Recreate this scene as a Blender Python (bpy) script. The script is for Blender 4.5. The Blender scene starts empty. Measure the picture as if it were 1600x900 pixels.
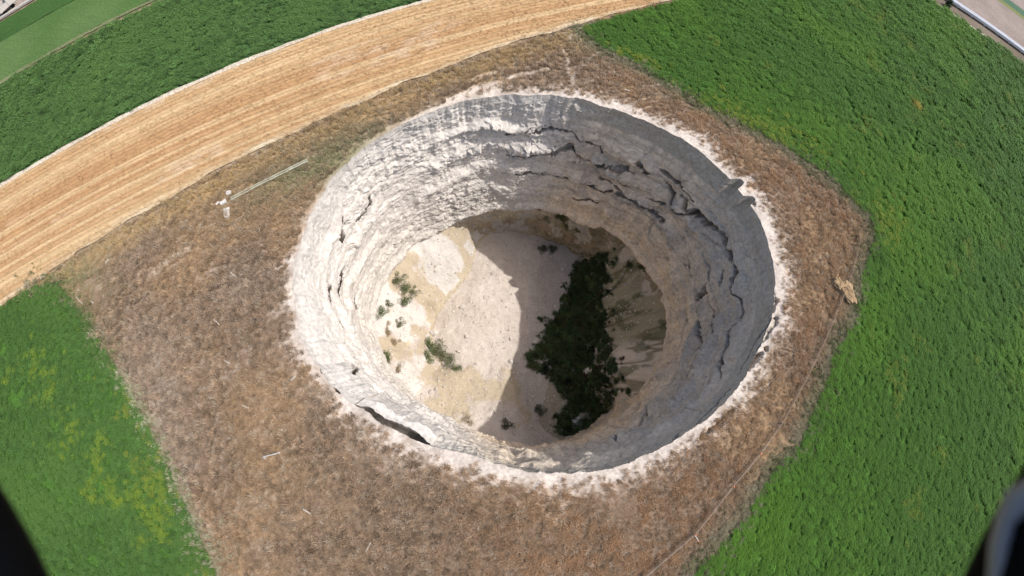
import bpy, bmesh, math, random
import numpy as np
from mathutils import Matrix, Vector
from mathutils.geometry import delaunay_2d_cdt
R = math.radians
random.seed(4)
rng = np.random.default_rng(4)
sc = bpy.context.scene
col = bpy.context.collection

# ---------------------------------------------------------------- camera (wide fisheye lens of a small drone, 45 m up)
H = 45.0
K1, K3, TILT, ROLL = 1.242, -0.112, 0.36, 0.276
cr, sr, ct, st = math.cos(ROLL), math.sin(ROLL), math.cos(TILT), math.sin(TILT)
ROT = np.array([[1, 0, 0], [0, ct, -st], [0, st, ct]]) @ np.array([[cr, -sr, 0], [sr, cr, 0], [0, 0, 1]])
cam_data = bpy.data.cameras.new("camera")
cam = bpy.data.objects.new("camera", cam_data)
col.objects.link(cam)
cam.matrix_world = Matrix.Translation((0, 0, H)) @ Matrix(ROT.tolist()).to_4x4()
cam_data.type = 'PANO'
try:
    cam_data.panorama_type = 'FISHEYE_LENS_POLYNOMIAL'; pc = cam_data
except Exception:
    cam_data.cycles.panorama_type = 'FISHEYE_LENS_POLYNOMIAL'; pc = cam_data.cycles
MM = 1600 / 36.0 / 918.0
pc.fisheye_fov = math.pi
pc.fisheye_polynomial_k0 = 0.0
pc.fisheye_polynomial_k1 = -K1 * MM
pc.fisheye_polynomial_k2 = 0.0
pc.fisheye_polynomial_k3 = -K3 * MM ** 3
pc.fisheye_polynomial_k4 = 0.0
cam_data.sensor_width = 36.0
cam_data.clip_start = 0.01
cam_data.clip_end = 12000
cam_data.dof.use_dof = True
cam_data.dof.focus_distance = 55.0
cam_data.dof.aperture_fstop = 14.0
sc.camera = cam

# ---------------------------------------------------------------- light
SUN_EL, SUN_AZ = 55.0, 14.0           # azimuth measured from +X towards +Y
sc.render.engine = 'CYCLES'
world = bpy.data.worlds.new("World"); sc.world = world
world.use_nodes = True
wn = world.node_tree
bg = wn.nodes["Background"]
sky = wn.nodes.new("ShaderNodeTexSky")
sky.sky_type = 'NISHITA'; sky.sun_disc = False
sky.sun_elevation = R(SUN_EL); sky.sun_rotation = R(90 - SUN_AZ)
sky.altitude = 900
sky.air_density = 1.0; sky.dust_density = 7.0; sky.ozone_density = 0.0
wn.links.new(sky.outputs[0], bg.inputs[0])
bg.inputs[1].default_value = 0.15
sun_data = bpy.data.lights.new("sun", 'SUN')
sun_data.energy = 2.9; sun_data.angle = R(0.53); sun_data.color = (1.0, 0.965, 0.925)
sun = bpy.data.objects.new("sun", sun_data); col.objects.link(sun)
sd = Vector((math.cos(R(SUN_EL)) * math.cos(R(SUN_AZ)), math.cos(R(SUN_EL)) * math.sin(R(SUN_AZ)), math.sin(R(SUN_EL))))
sun.rotation_euler = sd.to_track_quat('Z', 'Y').to_euler()
sc.view_settings.view_transform = 'Standard'
sc.view_settings.look = 'None'
sc.view_settings.exposure = 0.43
sc.view_settings.gamma = 1.0
sc.cycles.max_bounces = 12
sc.cycles.diffuse_bounces = 9
sc.cycles.use_denoising = True
sc.cycles.denoising_prefilter = 'NONE'
sc.cycles.denoising_input_passes = 'RGB_ALBEDO_NORMAL'
sc.cycles.use_adaptive_sampling = False
sc.cycles.sample_clamp_indirect = 3.0

# ---------------------------------------------------------------- helpers
def ray(px, py):
    dx, dy = (px - 800) / 918.0, (py - 450) / 918.0
    r = math.hypot(dx, dy) + 1e-9
    th = K1 * r + K3 * r ** 3
    s = math.sin(th) / r
    return ROT @ np.array([dx * s, -dy * s, -math.cos(th)])
def at(px, py, z=0.0):
    """the point of the horizontal plane at height z measured at that place of the survey photograph"""
    w = ray(px, py)
    k = (z - H) / w[2]
    return np.array([w[0] * k, w[1] * k, z])

def _hash(ix, iy, iz, seed):
    h = (ix.astype(np.uint32) * np.uint32(374761393) + iy.astype(np.uint32) * np.uint32(668265263)
         + iz.astype(np.uint32) * np.uint32(2147483647) + np.uint32(seed * 974711 & 0xffffffff))
    h = (h ^ (h >> np.uint32(13))) * np.uint32(1274126177)
    h = (h ^ (h >> np.uint32(15))) * np.uint32(2246822519)
    h ^= h >> np.uint32(14)
    return (h & np.uint32(0xffffff)).astype(np.float32) / np.float32(0xffffff) * 2 - 1
def vnoise(x, y, z, seed=0):
    x, y, z = np.broadcast_arrays(np.asarray(x, np.float32), np.asarray(y, np.float32), np.asarray(z, np.float32))
    fx, fy, fz = np.floor(x), np.floor(y), np.floor(z)
    ix, iy, iz = fx.astype(np.int64), fy.astype(np.int64), fz.astype(np.int64)
    tx, ty, tz = x - fx, y - fy, z - fz
    tx = tx * tx * (3 - 2 * tx); ty = ty * ty * (3 - 2 * ty); tz = tz * tz * (3 - 2 * tz)
    def c(a, b, d): return _hash(ix + a, iy + b, iz + d, seed)
    x00 = c(0, 0, 0) * (1 - tx) + c(1, 0, 0) * tx
    x10 = c(0, 1, 0) * (1 - tx) + c(1, 1, 0) * tx
    x01 = c(0, 0, 1) * (1 - tx) + c(1, 0, 1) * tx
    x11 = c(0, 1, 1) * (1 - tx) + c(1, 1, 1) * tx
    return (x00 * (1 - ty) + x10 * ty) * (1 - tz) + (x01 * (1 - ty) + x11 * ty) * tz
def fbm(x, y, z=0.0, octv=4, seed=0, gain=0.5):
    a, f, s, n = 1.0, 1.0, 0.0, 0.0
    for k in range(octv):
        s = s + a * vnoise(np.asarray(x) * f + 17.3 * k, np.asarray(y) * f - 9.1 * k, np.asarray(z) * f + 3.7 * k, seed + k)
        n += a; a *= gain; f *= 2.03
    return s / n * 1.5
def cells(x, y, z, seed=0):
    """cellular noise: (random value of the nearest cell, distance to the border between cells)"""
    x, y, z = (np.asarray(v, np.float32) for v in np.broadcast_arrays(x, y, z))
    ix, iy, iz = (np.floor(v).astype(np.int64) for v in (x, y, z))
    f1 = np.full(x.shape, 9., np.float32); f2 = f1.copy(); val = np.zeros(x.shape, np.float32)
    for a in (-1, 0, 1):
        for b in (-1, 0, 1):
            for c_ in (-1, 0, 1):
                jx, jy, jz = ix + a, iy + b, iz + c_
                d = ((jx + .5 + .42 * _hash(jx, jy, jz, seed) - x) ** 2 + (jy + .5 + .42 * _hash(jx, jy, jz, seed + 1) - y) ** 2
                     + (jz + .5 + .42 * _hash(jx, jy, jz, seed + 2) - z) ** 2)
                v = _hash(jx, jy, jz, seed + 3)
                near = d < f1
                f2 = np.where(near, f1, np.minimum(f2, d)); val = np.where(near, v, val); f1 = np.where(near, d, f1)
    return val, np.sqrt(f2) - np.sqrt(f1)
def sstep(a, b, x):
    t = np.clip((x - a) / (b - a), 0, 1)
    return t * t * (3 - 2 * t)
def mixc(c, d, m):
    m = np.clip(m, 0, 1)[..., None]
    return c * (1 - m) + np.asarray(d, np.float32) * m
def grid_mesh(name, P, colr=None, wrap=False, flip=False):
    """P: (n, m, 3) array of points -> one mesh of quads"""
    n, m = P.shape[:2]
    me = bpy.data.meshes.new(name)
    idx = np.arange(n * m).reshape(n, m)
    a = idx[:-1]; b = idx[1:]
    if wrap:
        a0, a1, b0, b1 = a, np.roll(a, -1, 1), b, np.roll(b, -1, 1)
    else:
        a0, a1, b0, b1 = a[:, :-1], a[:, 1:], b[:, :-1], b[:, 1:]
    q = np.stack([a0, b0, b1, a1] if not flip else [a0, a1, b1, b0], -1).reshape(-1, 4)
    me.vertices.add(n * m); me.vertices.foreach_set("co", P.reshape(-1).astype(np.float32))
    me.loops.add(q.size); me.loops.foreach_set("vertex_index", q.reshape(-1).astype(np.int32))
    me.polygons.add(len(q)); me.polygons.foreach_set("loop_start", np.arange(0, q.size, 4, dtype=np.int32))
    me.polygons.foreach_set("use_smooth", np.ones(len(q), bool))
    me.update(calc_edges=True)
    if colr is not None: set_col(me, colr)
    return me
def set_col(me, c):
    c = np.asarray(c, np.float32).reshape(-1, 3)
    at_ = me.color_attributes.new("tone", 'FLOAT_COLOR', 'POINT')
    at_.data.foreach_set("color", np.c_[c, np.ones(len(c), np.float32)].reshape(-1).astype(np.float32))
def raw_mesh(name, V, F, smooth=False):
    me = bpy.data.meshes.new(name)
    me.from_pydata([tuple(map(float, v)) for v in V], [], [tuple(map(int, f)) for f in F])
    if smooth: me.polygons.foreach_set("use_smooth", np.ones(len(me.polygons), bool))
    me.update()
    return me
def obj(name, me, m=None, parent=None, loc=None):
    o = bpy.data.objects.new(name, me); col.objects.link(o)
    if m is not None and me is not None and len(me.materials) == 0: me.materials.append(m)
    if parent is not None: o.parent = parent
    if loc is not None: o.location = loc
    return o
def tag(o, label=None, cat=None, group=None, kind=None):
    if label: o['label'] = label
    if cat: o['category'] = cat
    if group: o['group'] = group
    if kind: o['kind'] = kind
    return o
def thing(name, label, cat, loc=(0, 0, 0), rz=0.0, group=None):
    o = bpy.data.objects.new(name, None); col.objects.link(o)
    o.location = tuple(map(float, loc)); o.rotation_euler = (0, 0, rz); o.empty_display_size = 0.2
    return tag(o, label, cat, group)

# ---------------------------------------------------------------- materials
def nt(name, rough=0.9, spec=0.2):
    m = bpy.data.materials.new(name); m.use_nodes = True
    b = m.node_tree.nodes["Principled BSDF"]
    b.inputs["Roughness"].default_value = rough
    b.inputs["Specular IOR Level"].default_value = spec
    return m, m.node_tree, b
def N(t, k, **kw):
    n = t.nodes.new(k)
    for a, v in kw.items(): setattr(n, a, v)
    return n
def noise(t, vec, scale, detail=6, rough=0.6, dist=0.0):
    n = N(t, "ShaderNodeTexNoise"); n.inputs["Scale"].default_value = scale
    n.inputs["Detail"].default_value = detail; n.inputs["Roughness"].default_value = rough
    n.inputs["Distortion"].default_value = dist
    t.links.new(vec, n.inputs["Vector"]); return n.outputs["Fac"]
def ramp(t, fac, stops):
    r = N(t, "ShaderNodeValToRGB"); e = r.color_ramp.elements
    while len(e) < len(stops): e.new(0.5)
    for k, (p, c) in enumerate(stops):
        e[k].position = p; e[k].color = (*c, 1) if not isinstance(c, (int, float)) else (c, c, c, 1)
    t.links.new(fac, r.inputs[0]); return r.outputs[0]
def mixn(t, a, b, fac, mode='MIX'):
    n = N(t, "ShaderNodeMix", data_type='RGBA', blend_type=mode)
    for s, v in ((6, a), (7, b)):
        if hasattr(v, "links"): t.links.new(v, n.inputs[s])
        else: n.inputs[s].default_value = (*v, 1)
    if hasattr(fac, "links"): t.links.new(fac, n.inputs[0])
    else: n.inputs[0].default_value = fac
    return n.outputs[2]
def mapping(t, rz=0.0, scale=(1, 1, 1)):
    g = N(t, "ShaderNodeNewGeometry")
    mp = N(t, "ShaderNodeMapping"); mp.vector_type = 'POINT'
    mp.inputs["Rotation"].default_value = (0, 0, rz); mp.inputs["Scale"].default_value = scale
    t.links.new(g.outputs["Position"], mp.inputs["Vector"]); return mp.outputs[0]
def bump(t, b, h, strength=0.5, dist=0.1):
    n = N(t, "ShaderNodeBump"); n.inputs["Strength"].default_value = strength; n.inputs["Distance"].default_value = dist
    t.links.new(h, n.inputs["Height"]); t.links.new(n.outputs[0], b.inputs["Normal"]); return n
def tone(t):
    a = N(t, "ShaderNodeAttribute"); a.attribute_name = "tone"; return a.outputs["Color"]

def mat_tone(name, fine=3.0, amp=(0.82, 1.14), bs=0.6, bd=0.12, rz=0, stretch=(1, 1, 1), rough=0.95):
    m, t, b = nt(name, rough, 0.1)
    v = mapping(t, rz, stretch)
    n1 = noise(t, v, fine, 8, 0.65)
    n2 = noise(t, v, fine * 6, 4, 0.6)
    k = ramp(t, n1, [(0.25, amp[0]), (0.75, amp[1])])
    k2 = ramp(t, n2, [(0.2, 0.88), (0.8, 1.1)])
    c = mixn(t, tone(t), k, 1.0, 'MULTIPLY'); c = mixn(t, c, k2, 1.0, 'MULTIPLY')
    t.links.new(c, b.inputs["Base Color"])
    bump(t, b, n1, bs, bd)
    return m
def mat_plain(name, c0, c1, scale=4.0, rough=0.85, spec=0.2, bs=0.3, bd=0.02, metal=0.0):
    m, t, b = nt(name, rough, spec)
    g = N(t, "ShaderNodeTexCoord")
    n1 = noise(t, g.outputs["Object"], scale, 6, 0.6)
    t.links.new(ramp(t, n1, [(0.3, c0), (0.7, c1)]), b.inputs["Base Color"])
    b.inputs["Metallic"].default_value = metal
    bump(t, b, n1, bs, bd)
    return m
def mat_leaf(name, trans=0.25):
    """leaves and blades: colour carried by each instance, slightly translucent"""
    m, t, b = nt(name, 0.6, 0.25)
    a = N(t, "ShaderNodeAttribute"); a.attribute_type = 'INSTANCER'; a.attribute_name = "tint"
    t.links.new(a.outputs["Color"], b.inputs["Base Color"])
    tr = N(t, "ShaderNodeBsdfTranslucent"); t.links.new(a.outputs["Color"], tr.inputs[0])
    mx = N(t, "ShaderNodeMixShader"); mx.inputs[0].default_value = trans
    out = t.nodes["Material Output"]
    t.links.new(b.outputs[0], mx.inputs[1]); t.links.new(tr.outputs[0], mx.inputs[2]); t.links.new(mx.outputs[0], out.inputs[0])
    return m
M_rock = mat_tone("limestone_wall", 2.2, (0.66, 1.26), 1.0, 0.16)
M_floor = mat_tone("scree_floor", 3.0, (0.82, 1.12), 0.8, 0.10)
M_ground = mat_tone("dry_soil", 2.6, (0.60, 1.35), 0.9, 0.08)
M_field = mat_tone("field_soil", 1.2, (0.65, 1.35), 0.8, 0.1)
M_leaf = mat_leaf("leaf", 0.25)
M_dry = mat_leaf("dry_blade", 0.15)
M_stone = mat_leaf("stone_fragment", 0.0)

# ---------------------------------------------------------------- the hole: rim outline and wall profile
C0 = np.array([3.1, 22.0])
RIM = [(-175, 26.6), (-166, 27.0), (-156, 27.3), (-147, 27.2), (-140, 27.0), (-133, 26.2), (-125, 25.3), (-117, 24.4), (-106, 23.2), (-96, 22.0),
       (-86, 22.2), (-77, 22.4), (-64, 22.6), (-54, 22.7), (-43, 23.1), (-32, 23.8), (-22, 24.6), (-12, 25.3), (0, 26.6), (9, 27.3), (17, 27.4), (26, 27.5),
       (34, 26.9), (42, 26.2), (51, 25.6), (60, 24.5), (73, 23.3), (86, 22.5), (99, 22.4), (112, 22.1), (124, 22.4), (137, 22.9), (148, 23.4), (158, 24.4), (166, 25.2), (176, 25.9)]
RB = [(-180, .90), (-135, .88), (-90, .9), (-30, .92), (0, .84), (45, .88), (90, .93), (140, .93), (180, .9)]
D = 39.0
NA = 1500
ang = np.linspace(-np.pi, np.pi, NA, endpoint=False)
r0 = np.interp(np.degrees(ang), [a for a, _ in RIM], [r for _, r in RIM], period=360)
kk = np.hanning(31); kk /= kk.sum()
r0 = np.convolve(np.r_[r0[-15:], r0, r0[:15]], kk, 'valid')
kb = np.interp(np.degrees(ang), [a for a, _ in RB], [r for _, r in RB], period=360)
cx, sx = np.cos(ang) * 5, np.sin(ang) * 5
# small bays bitten into the rim
rim = r0 + 0.28 * fbm(cx * 3, sx * 3, 0, 5, 11, 0.6)
rim_soft = rim.copy()
def bite(deg, wdt, dep):
    global rim
    d = (np.degrees(ang) - deg + 180) % 360 - 180
    rim = rim + dep * np.clip(1 - np.abs(d / wdt) ** 2.5, 0, 1)
def wall_at(px, py):
    """survey point on the wall -> (angle, z)"""
    w = ray(px, py); w = w[:2] / -w[2]
    dep = np.arange(0, 48, 0.05)
    p = w[None] * (H + dep)[:, None] - C0
    a = np.arctan2(p[:, 1], p[:, 0]); r = np.hypot(p[:, 0], p[:, 1])
    f = np.abs(r - np.interp(a, ang, r0, period=2 * np.pi) * (1 - (1 - np.interp(a, ang, kb, period=2 * np.pi)) * dep / D))
    k = int(np.argmin(f))
    return float(a[k]), float(-dep[k])
A_N1 = math.degrees(math.atan2(*(at(1148, 287)[:2] - C0)[::-1]))
A_N2 = math.degrees(math.atan2(*(at(1163, 314)[:2] - C0)[::-1]))
bite(A_N1, 1.7, 1.7); bite(A_N2, 1.5, 1.5)

NV = 520
tv = np.linspace(0, 1, NV)
Z = -(D + 5) * tv[:, None] * np.ones((1, NA))
AN = np.ones((NV, 1)) * ang[None]
U = AN * 24.0                       # metres along the wall
CX = np.cos(AN) * 24.0; CY = np.sin(AN) * 24.0
dep = -Z
fade = sstep(0.0, 1.5, dep)
rr = (r0[None] + (rim_soft - r0)[None] * (1 - 0.8 * sstep(0, 9, dep)) + (rim - rim_soft)[None] * (1 - sstep(.8, 4.5, dep))) * (1 - (1 - kb[None]) * dep / D)
out = np.zeros_like(Z)              # outward offset, positive = into the rock
deg = np.degrees(AN)
def arc(c, w, soft=12):
    d = np.abs((deg - c + 180) % 360 - 180)
    return 1 - sstep(w - soft, w + soft, d)
lit = arc(178, 85, 12)              # the crumbled west side is rougher
out += fade * (0.45 * fbm(CX / 7, CY / 7, Z / 9, 4, 21) + 0.16 * fbm(CX / 1.6, CY / 1.6, Z / 2.2, 4, 22))
flute = fbm(CX / 0.75, CY / 0.75, Z / 9, 4, 23)
out += fade * flute * (0.05 + 0.11 * lit * (1 - sstep(5, 8, dep)) + 0.05 * (1 - sstep(3.0, 3.6, dep)))
# rough crumbly relief of the lit side
ridg = 1 - np.abs(fbm(CX / 1.3, CY / 1.3, Z / 0.9, 5, 24, 0.6)) * 2
out += fade * lit * (-0.16 * np.clip(ridg, 0, 1) + 0.10 * fbm(CX / .5, CY / .5, Z / .35, 4, 25)) * (0.25 + 0.75 * arc(130, 35, 20))
zw = 0.9 * fbm(CX / 9, CY / 9, 0, 4, 26) + 0.9 * lit * fbm(CX / 6, CY / 6, 3, 3, 27)
wx_ = CX + .5 * fbm(CX / 1.2, CY / 1.2, Z / 1.2, 2, 28); wz_ = Z + .4 * fbm(CX / 1.2, CY / 1.2, Z / 1.2, 2, 29)
cv1, ce1 = cells(wx_ / 2.0, CY / 2.0, wz_ / 1.0, 300); cv2, ce2 = cells(wx_ / .8, CY / .8, wz_ / .42, 310)
brk = sstep(-.15, .35, fbm(CX / 5, CY / 5, Z / 3.5, 3, 320))
out += fade * (lit * (0.26 * cv1 + 0.12 * cv2) * (.35 + .65 * brk) + (1 - lit) * ((.16 * cv1 + .08 * cv2) * brk - 1.0 * sstep(2.5, 7, dep) * np.abs(fbm(CX / 5.5, CY / 5.5, Z / 4.5 + CX / 14, 3, 330)) - .35 * (.3 + .7 * sstep(2.5, 6, dep)) * np.abs(fbm(CX / 1.8, CY / 1.8, Z / 1.4, 3, 331))))
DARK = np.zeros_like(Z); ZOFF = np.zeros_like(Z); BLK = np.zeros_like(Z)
for k, (z0, amp, hh) in enumerate([(6.2, 0.55, 0.7), (10.4, 0.95, 1.0), (15.2, 0.85, 0.9), (20.3, 0.3, 0.7)]):
    zz = z0 + zw * (1 + 0.2 * k) + 0.35 * fbm(CX / 2, CY / 2, k, 4, 30 + k)
    st_ = 0.25 + 0.75 * sstep(-0.25, 0.35, fbm(CX / 6, CY / 6, k * 3, 3, 40 + k))
    boost = 1 + 1.6 * arc(118, 9, 6)
    e = dep - zz
    blocky = cv2 if k % 2 else cv2 * .5 + cv1 * .6
    band = np.exp(-(e / hh) ** 2)
    boost = boost * (1 - .75 * arc(-78, 22, 10))
    out += -amp * boost * st_ * np.exp(-((e + 0.3) / hh) ** 2) * (1 + 0.5 * blocky)
    out += 0.95 * st_ * np.exp(-((e - hh * 0.95) / 0.19) ** 2) * amp * sstep(-.5, .3, fbm(CX / 1.5, CY / 1.5, k, 3, 45 + k))
    out += band * 0.22 * blocky * st_
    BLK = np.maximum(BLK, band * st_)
    # the shelf below a ledge stays set in a little
    out += -0.25 * sstep(0, 0.6, e)
bed = fbm((dep - zw) / .8, 0 * dep, CX / 30, 4, 340, .65)
# the overhanging lip above the stained lower wall
lipz = 25.0 + 1.0 * np.cos(AN - R(150)) + 0.5 * fbm(CX / 3, CY / 3, 0, 4, 60)
lip = sstep(-0.1, 0.35, dep - lipz)
out += lip * (1.5 * arc(80, 50, 25) + 0.5) + 0.3 * lip * fbm(CX / 2.5, CY / 2.5, Z / 5, 4, 61)
out += -0.5 * np.exp(-((dep - lipz + 0.6) / 0.8) ** 2)
# sloping shoulder of the near-left rim
sh = arc(-128, 26, 12)
out += -sh * 1.5 * sstep(0, 3.5, dep) - arc(-160, 50, 30) * 0.6 * sstep(0, 5, dep)

# cracks: (polyline on the wall, half width m, depth m)
CR = [
 ([(1088,330),(1100,338),(1114,346),(1130,368),(1143,391),(1152,406)], .42, 1.5),
 ([(1155,414),(1158,426),(1154,438),(1156,458),(1164,474),(1164,490),(1156,508),(1147,522),(1139,548),(1132,575),(1129,593)], .17, .9),
 ([(1120,414),(1118,438),(1114,450),(1108,458),(1100,466)], .34, 1.0),
 ([(1136,422),(1138,436),(1140,448)], .12, .6), ([(1088,398),(1091,406),(1090,420),(1093,434)], .12, .6),
 ([(1116,458),(1118,482),(1124,500),(1127,523)], .15, .8), ([(1104,505),(1101,520),(1104,540),(1096,562),(1088,580),(1080,594),(1074,608),(1062,626)], .16, .8),
 ([(1209,500),(1196,517),(1183,533),(1170,560),(1153,587)], .16, .8), ([(1113,550),(1100,565),(1086,578)], .12, .6),
 ([(1033,643),(1010,670),(985,692),(966,703)], .16, .7), ([(1063,677),(1040,697),(1013,713)], .2, .8), ([(1140,610),(1110,640),(1075,668)], .15, .7),
 ([(1000,250),(1008,259),(1016,268)], .35, .5), ([(1033,264),(1046,276),(1063,285),(1075,298),(1087,312)], .22, .6),
 ([(1039,282),(1050,296),(1060,312)], .24, .7), ([(1069,303),(1076,312),(1078,324)], .16, .7), ([(955,267),(968,272),(975,282),(988,288)], .13, .6),
 ([(940,273),(952,278),(970,291),(985,300)], .12, .5), ([(1015,306),(1030,312),(1048,315),(1066,327),(1088,332),(1105,342)], .16, .8),
 ([(790,207),(800,207),(811,205),(820,200),(829,196)], .10, .5), ([(820,207),(841,202),(859,199),(880,200),(895,202),(904,216),(920,218),(940,225),(942,236)], .16, .6),
 ([(790,237),(820,237),(850,234),(870,230),(895,225),(910,240),(930,246),(952,252),(976,258),(994,267)], .28, .5),
 ([(802,264),(850,264),(880,268),(910,276),(946,291),(985,300),(1015,318),(1040,340)], .22, .4),
 ([(570,303),(565,314),(558,326),(548,340),(540,349)], .16, 1.2), ([(525,338),(526,352),(524,362),(523,370)], .26, 1.4),
 ([(521,420),(518,434),(517,446)], .24, 1.5), ([(502,448),(500,458),(498,472),(496,480)], .20, 1.4), ([(513,452),(514,460),(517,467)], .26, 1.5),
 ([(542,464),(544,480)], .14, .8), ([(519,583),(524,588),(527,597)], .18, 1.0), ([(499,585),(505,594)], .10, .8), ([(507,505),(509,516)], .14, .9),
 ([(1186,545),(1197,527),(1203,512)], .10, .5), ([(900,300),(925,303),(940,310)], .10, .3),
]
dz_ = (D + 5) / (NV - 1); du_ = 2 * np.pi * 24 / NA
def groove(pts, hw, dp, jag=0.5, soft=0.62, drop=0.0):
    P2 = np.array([(a * 24.0, z) for a, z in pts])
    for k in range(1, len(P2)):                      # unwrap
        while P2[k, 0] - P2[k - 1, 0] > 75: P2[k:, 0] -= 150.8
        while P2[k, 0] - P2[k - 1, 0] < -75: P2[k:, 0] += 150.8
    m = hw + 2.0
    u0, u1 = P2[:, 0].min() - m, P2[:, 0].max() + m
    z0, z1 = P2[:, 1].min() - m, P2[:, 1].max() + m
    ci = np.arange(int(np.floor((u0 + np.pi * 24) / du_)), int(np.ceil((u1 + np.pi * 24) / du_)) + 1)
    ri = np.arange(max(0, int(-z1 / dz_)), min(NV, int(-z0 / dz_) + 2))
    uu = (ci * du_ - np.pi * 24)[None] + np.zeros((len(ri), 1)); zz = (-ri * dz_)[:, None] + np.zeros((1, len(ci)))
    jw = jag * 0.35
    uu2 = uu + jw * fbm(uu / 0.6, zz / 0.6, 3, 4, 70, .7); zz2 = zz + jw * fbm(uu / 0.6, zz / 0.6, 9, 4, 71, .7)
    best = np.full(uu.shape, 1e9)
    for k in range(len(P2) - 1):
        a, b = P2[k], P2[k + 1]; ab = b - a; L2 = (ab ** 2).sum() + 1e-9
        t = np.clip(((uu2 - a[0]) * ab[0] + (zz2 - a[1]) * ab[1]) / L2, 0, 1)
        d = np.hypot(uu2 - a[0] - t * ab[0], zz2 - a[1] - t * ab[1])
        best = np.minimum(best, d)
    wv = hw * np.clip(0.8 + 1.3 * fbm(uu / 1.1, zz / 1.1, 5, 3, 72), .15, 2)
    g = 1 - sstep(wv * soft, np.maximum(wv, du_) * 1.15, best)
    ix = np.ix_(ri, ci % NA)
    out[ix] += dp * g
    ZOFF[ix] -= drop * g
    DARK[ix] = np.maximum(DARK[ix], g)
for pts, hw, dp in CR:
    if pts[0][0] < 600: groove([wall_at(*p) for p in pts], hw * 1.25, 1.3, .5, .7, 3.2)     # open fissures behind leaning slabs
    else: groove([wall_at(*p) for p in pts], hw * 1.12, dp * 2.5, .6, .7, .9)
# small burrow holes along the beds
for k in range(420):
    a = rng.uniform(-50, 118); z = -rng.choice([11.3, 15.6, 16.3, 19, 22], p=[.28, .32, .2, .1, .1]) + rng.normal(0, .45) if rng.random() < .8 else -rng.uniform(5, 23)
    zz = z - np.interp(R(a), ang, zw[0])
    s = rng.uniform(.10, .20)
    groove([(R(a), zz), (R(a) + .0015, zz)], s, rng.uniform(.35, .6), 0.05, 0.6)
# extra random hairline cracks on the east wall
for k in range(16):
    a, z = rng.uniform(-60, 70), -rng.uniform(3, 22)
    pts = [(R(a), z)]; dr = rng.uniform(-.5, .5) + (0 if rng.random() < .65 else 1.4)
    for j in range(rng.integers(3, 8)):
        dr += rng.normal(0, .45); pts.append((pts[-1][0] + math.cos(dr) * .03, pts[-1][1] - abs(math.sin(dr)) * .75))
    groove(pts, rng.uniform(.06, .12), rng.uniform(.2, .45), 0.8)

rr = rr + out
# the slab that has come away along the near-left rim: a deep open gap behind it
GAP = [(548, 630), (560, 648), (580, 664), (610, 674), (640, 689), (672, 702)]
gp = [at(*p)[:2] - C0 for p in GAP]
ga = np.array([math.atan2(p[1], p[0]) for p in gp])
g_lo, g_hi = ga.min(), ga.max()
gt = (AN - g_lo) / (g_hi - g_lo)
inside = np.clip(np.minimum(gt, 1 - gt) * 5, 0, 1) ** 0.7 * ((gt > 0) & (gt < 1))
inside = inside * (0.9 + 0.18 * fbm(CX / 1.2, CY / 1.2, 0, 3, 80))
gw = 0.85 * np.clip(inside, 0, 1.2)
# along the profile: vertices 0..40 trace drop - gap floor - climb - slab top
Zn = Z + ZOFF
nv = 46
k_ = np.arange(NV)
s0 = np.clip(k_ / 12.0, 0, 1)[:, None]; s1 = np.clip((k_ - 12) / 8.0, 0, 1)[:, None]
s2 = np.clip((k_ - 20) / 12.0, 0, 1)[:, None]; s3 = np.clip((k_ - 32) / 14.0, 0, 1)[:, None]
gd = 4.5 * np.clip(inside, 0, 1)
z_gap = -0.15 - gd * s0 + (gd - 0.55) * s2 - 0.3 * s3
r_gap = rim[None] + 0.15 * s0 - gw * s1 - 0.15 * s2 - 0.8 * s3 + 0.22 * fbm(CX / 1.1, CY / 1.1, k_[:, None] / 9.0, 4, 82) * s2 + 0.10 * fbm(CX / .5, CY / .5, k_[:, None] / 6.0, 3, 81) * (s0 > 0)
mg = (np.clip(inside * 6, 0, 1) * (1 - sstep(nv, nv + 30, k_)[:, None]))
Zn = Zn * (1 - mg) + z_gap * mg
rr = rr * (1 - mg) + r_gap * mg
rr[0] = rim; Zn[0] = 0.0
Pw = np.stack([C0[0] + np.cos(AN) * rr, C0[1] + np.sin(AN) * rr, Zn], -1)

# colours of the beds
c = np.zeros(Z.shape + (3,), np.float32) + np.array([.57, .53, .48], np.float32)
n_big = fbm(CX / 5, CY / 5, Z / 3, 4, 90); n_v = fbm(CX / 0.8, CY / 0.8, Z / 10, 4, 91); n_m = fbm(CX / 1.5, CY / 1.5, Z / 1.0, 4, 92)
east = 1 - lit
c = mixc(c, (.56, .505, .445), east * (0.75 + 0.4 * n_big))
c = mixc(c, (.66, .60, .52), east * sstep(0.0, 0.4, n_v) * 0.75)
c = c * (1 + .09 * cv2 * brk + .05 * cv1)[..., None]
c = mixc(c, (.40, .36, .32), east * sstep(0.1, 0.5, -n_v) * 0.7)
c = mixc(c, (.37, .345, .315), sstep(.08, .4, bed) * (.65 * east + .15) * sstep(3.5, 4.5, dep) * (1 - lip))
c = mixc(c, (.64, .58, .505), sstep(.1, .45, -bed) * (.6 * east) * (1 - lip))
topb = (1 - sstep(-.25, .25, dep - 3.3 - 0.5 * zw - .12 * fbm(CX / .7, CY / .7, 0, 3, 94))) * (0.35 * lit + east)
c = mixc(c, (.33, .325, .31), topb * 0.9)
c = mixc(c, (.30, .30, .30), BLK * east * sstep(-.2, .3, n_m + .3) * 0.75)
gy = east * arc(-10, 55, 25) * sstep(-.5, .4, fbm(CX / 6, CY / 6, Z / 8, 3, 95) + 0.25) * (1 - sstep(13, 21, dep + 5 * n_big))
c = mixc(c, (.40, .395, .385), gy * 0.7)
warm = sstep(17, 21, dep) * (1 - lip)
c = mixc(c, (.64, .54, .43), warm * east * (0.55 + 0.4 * n_v))
oz = arc(75, 62, 12)
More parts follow.
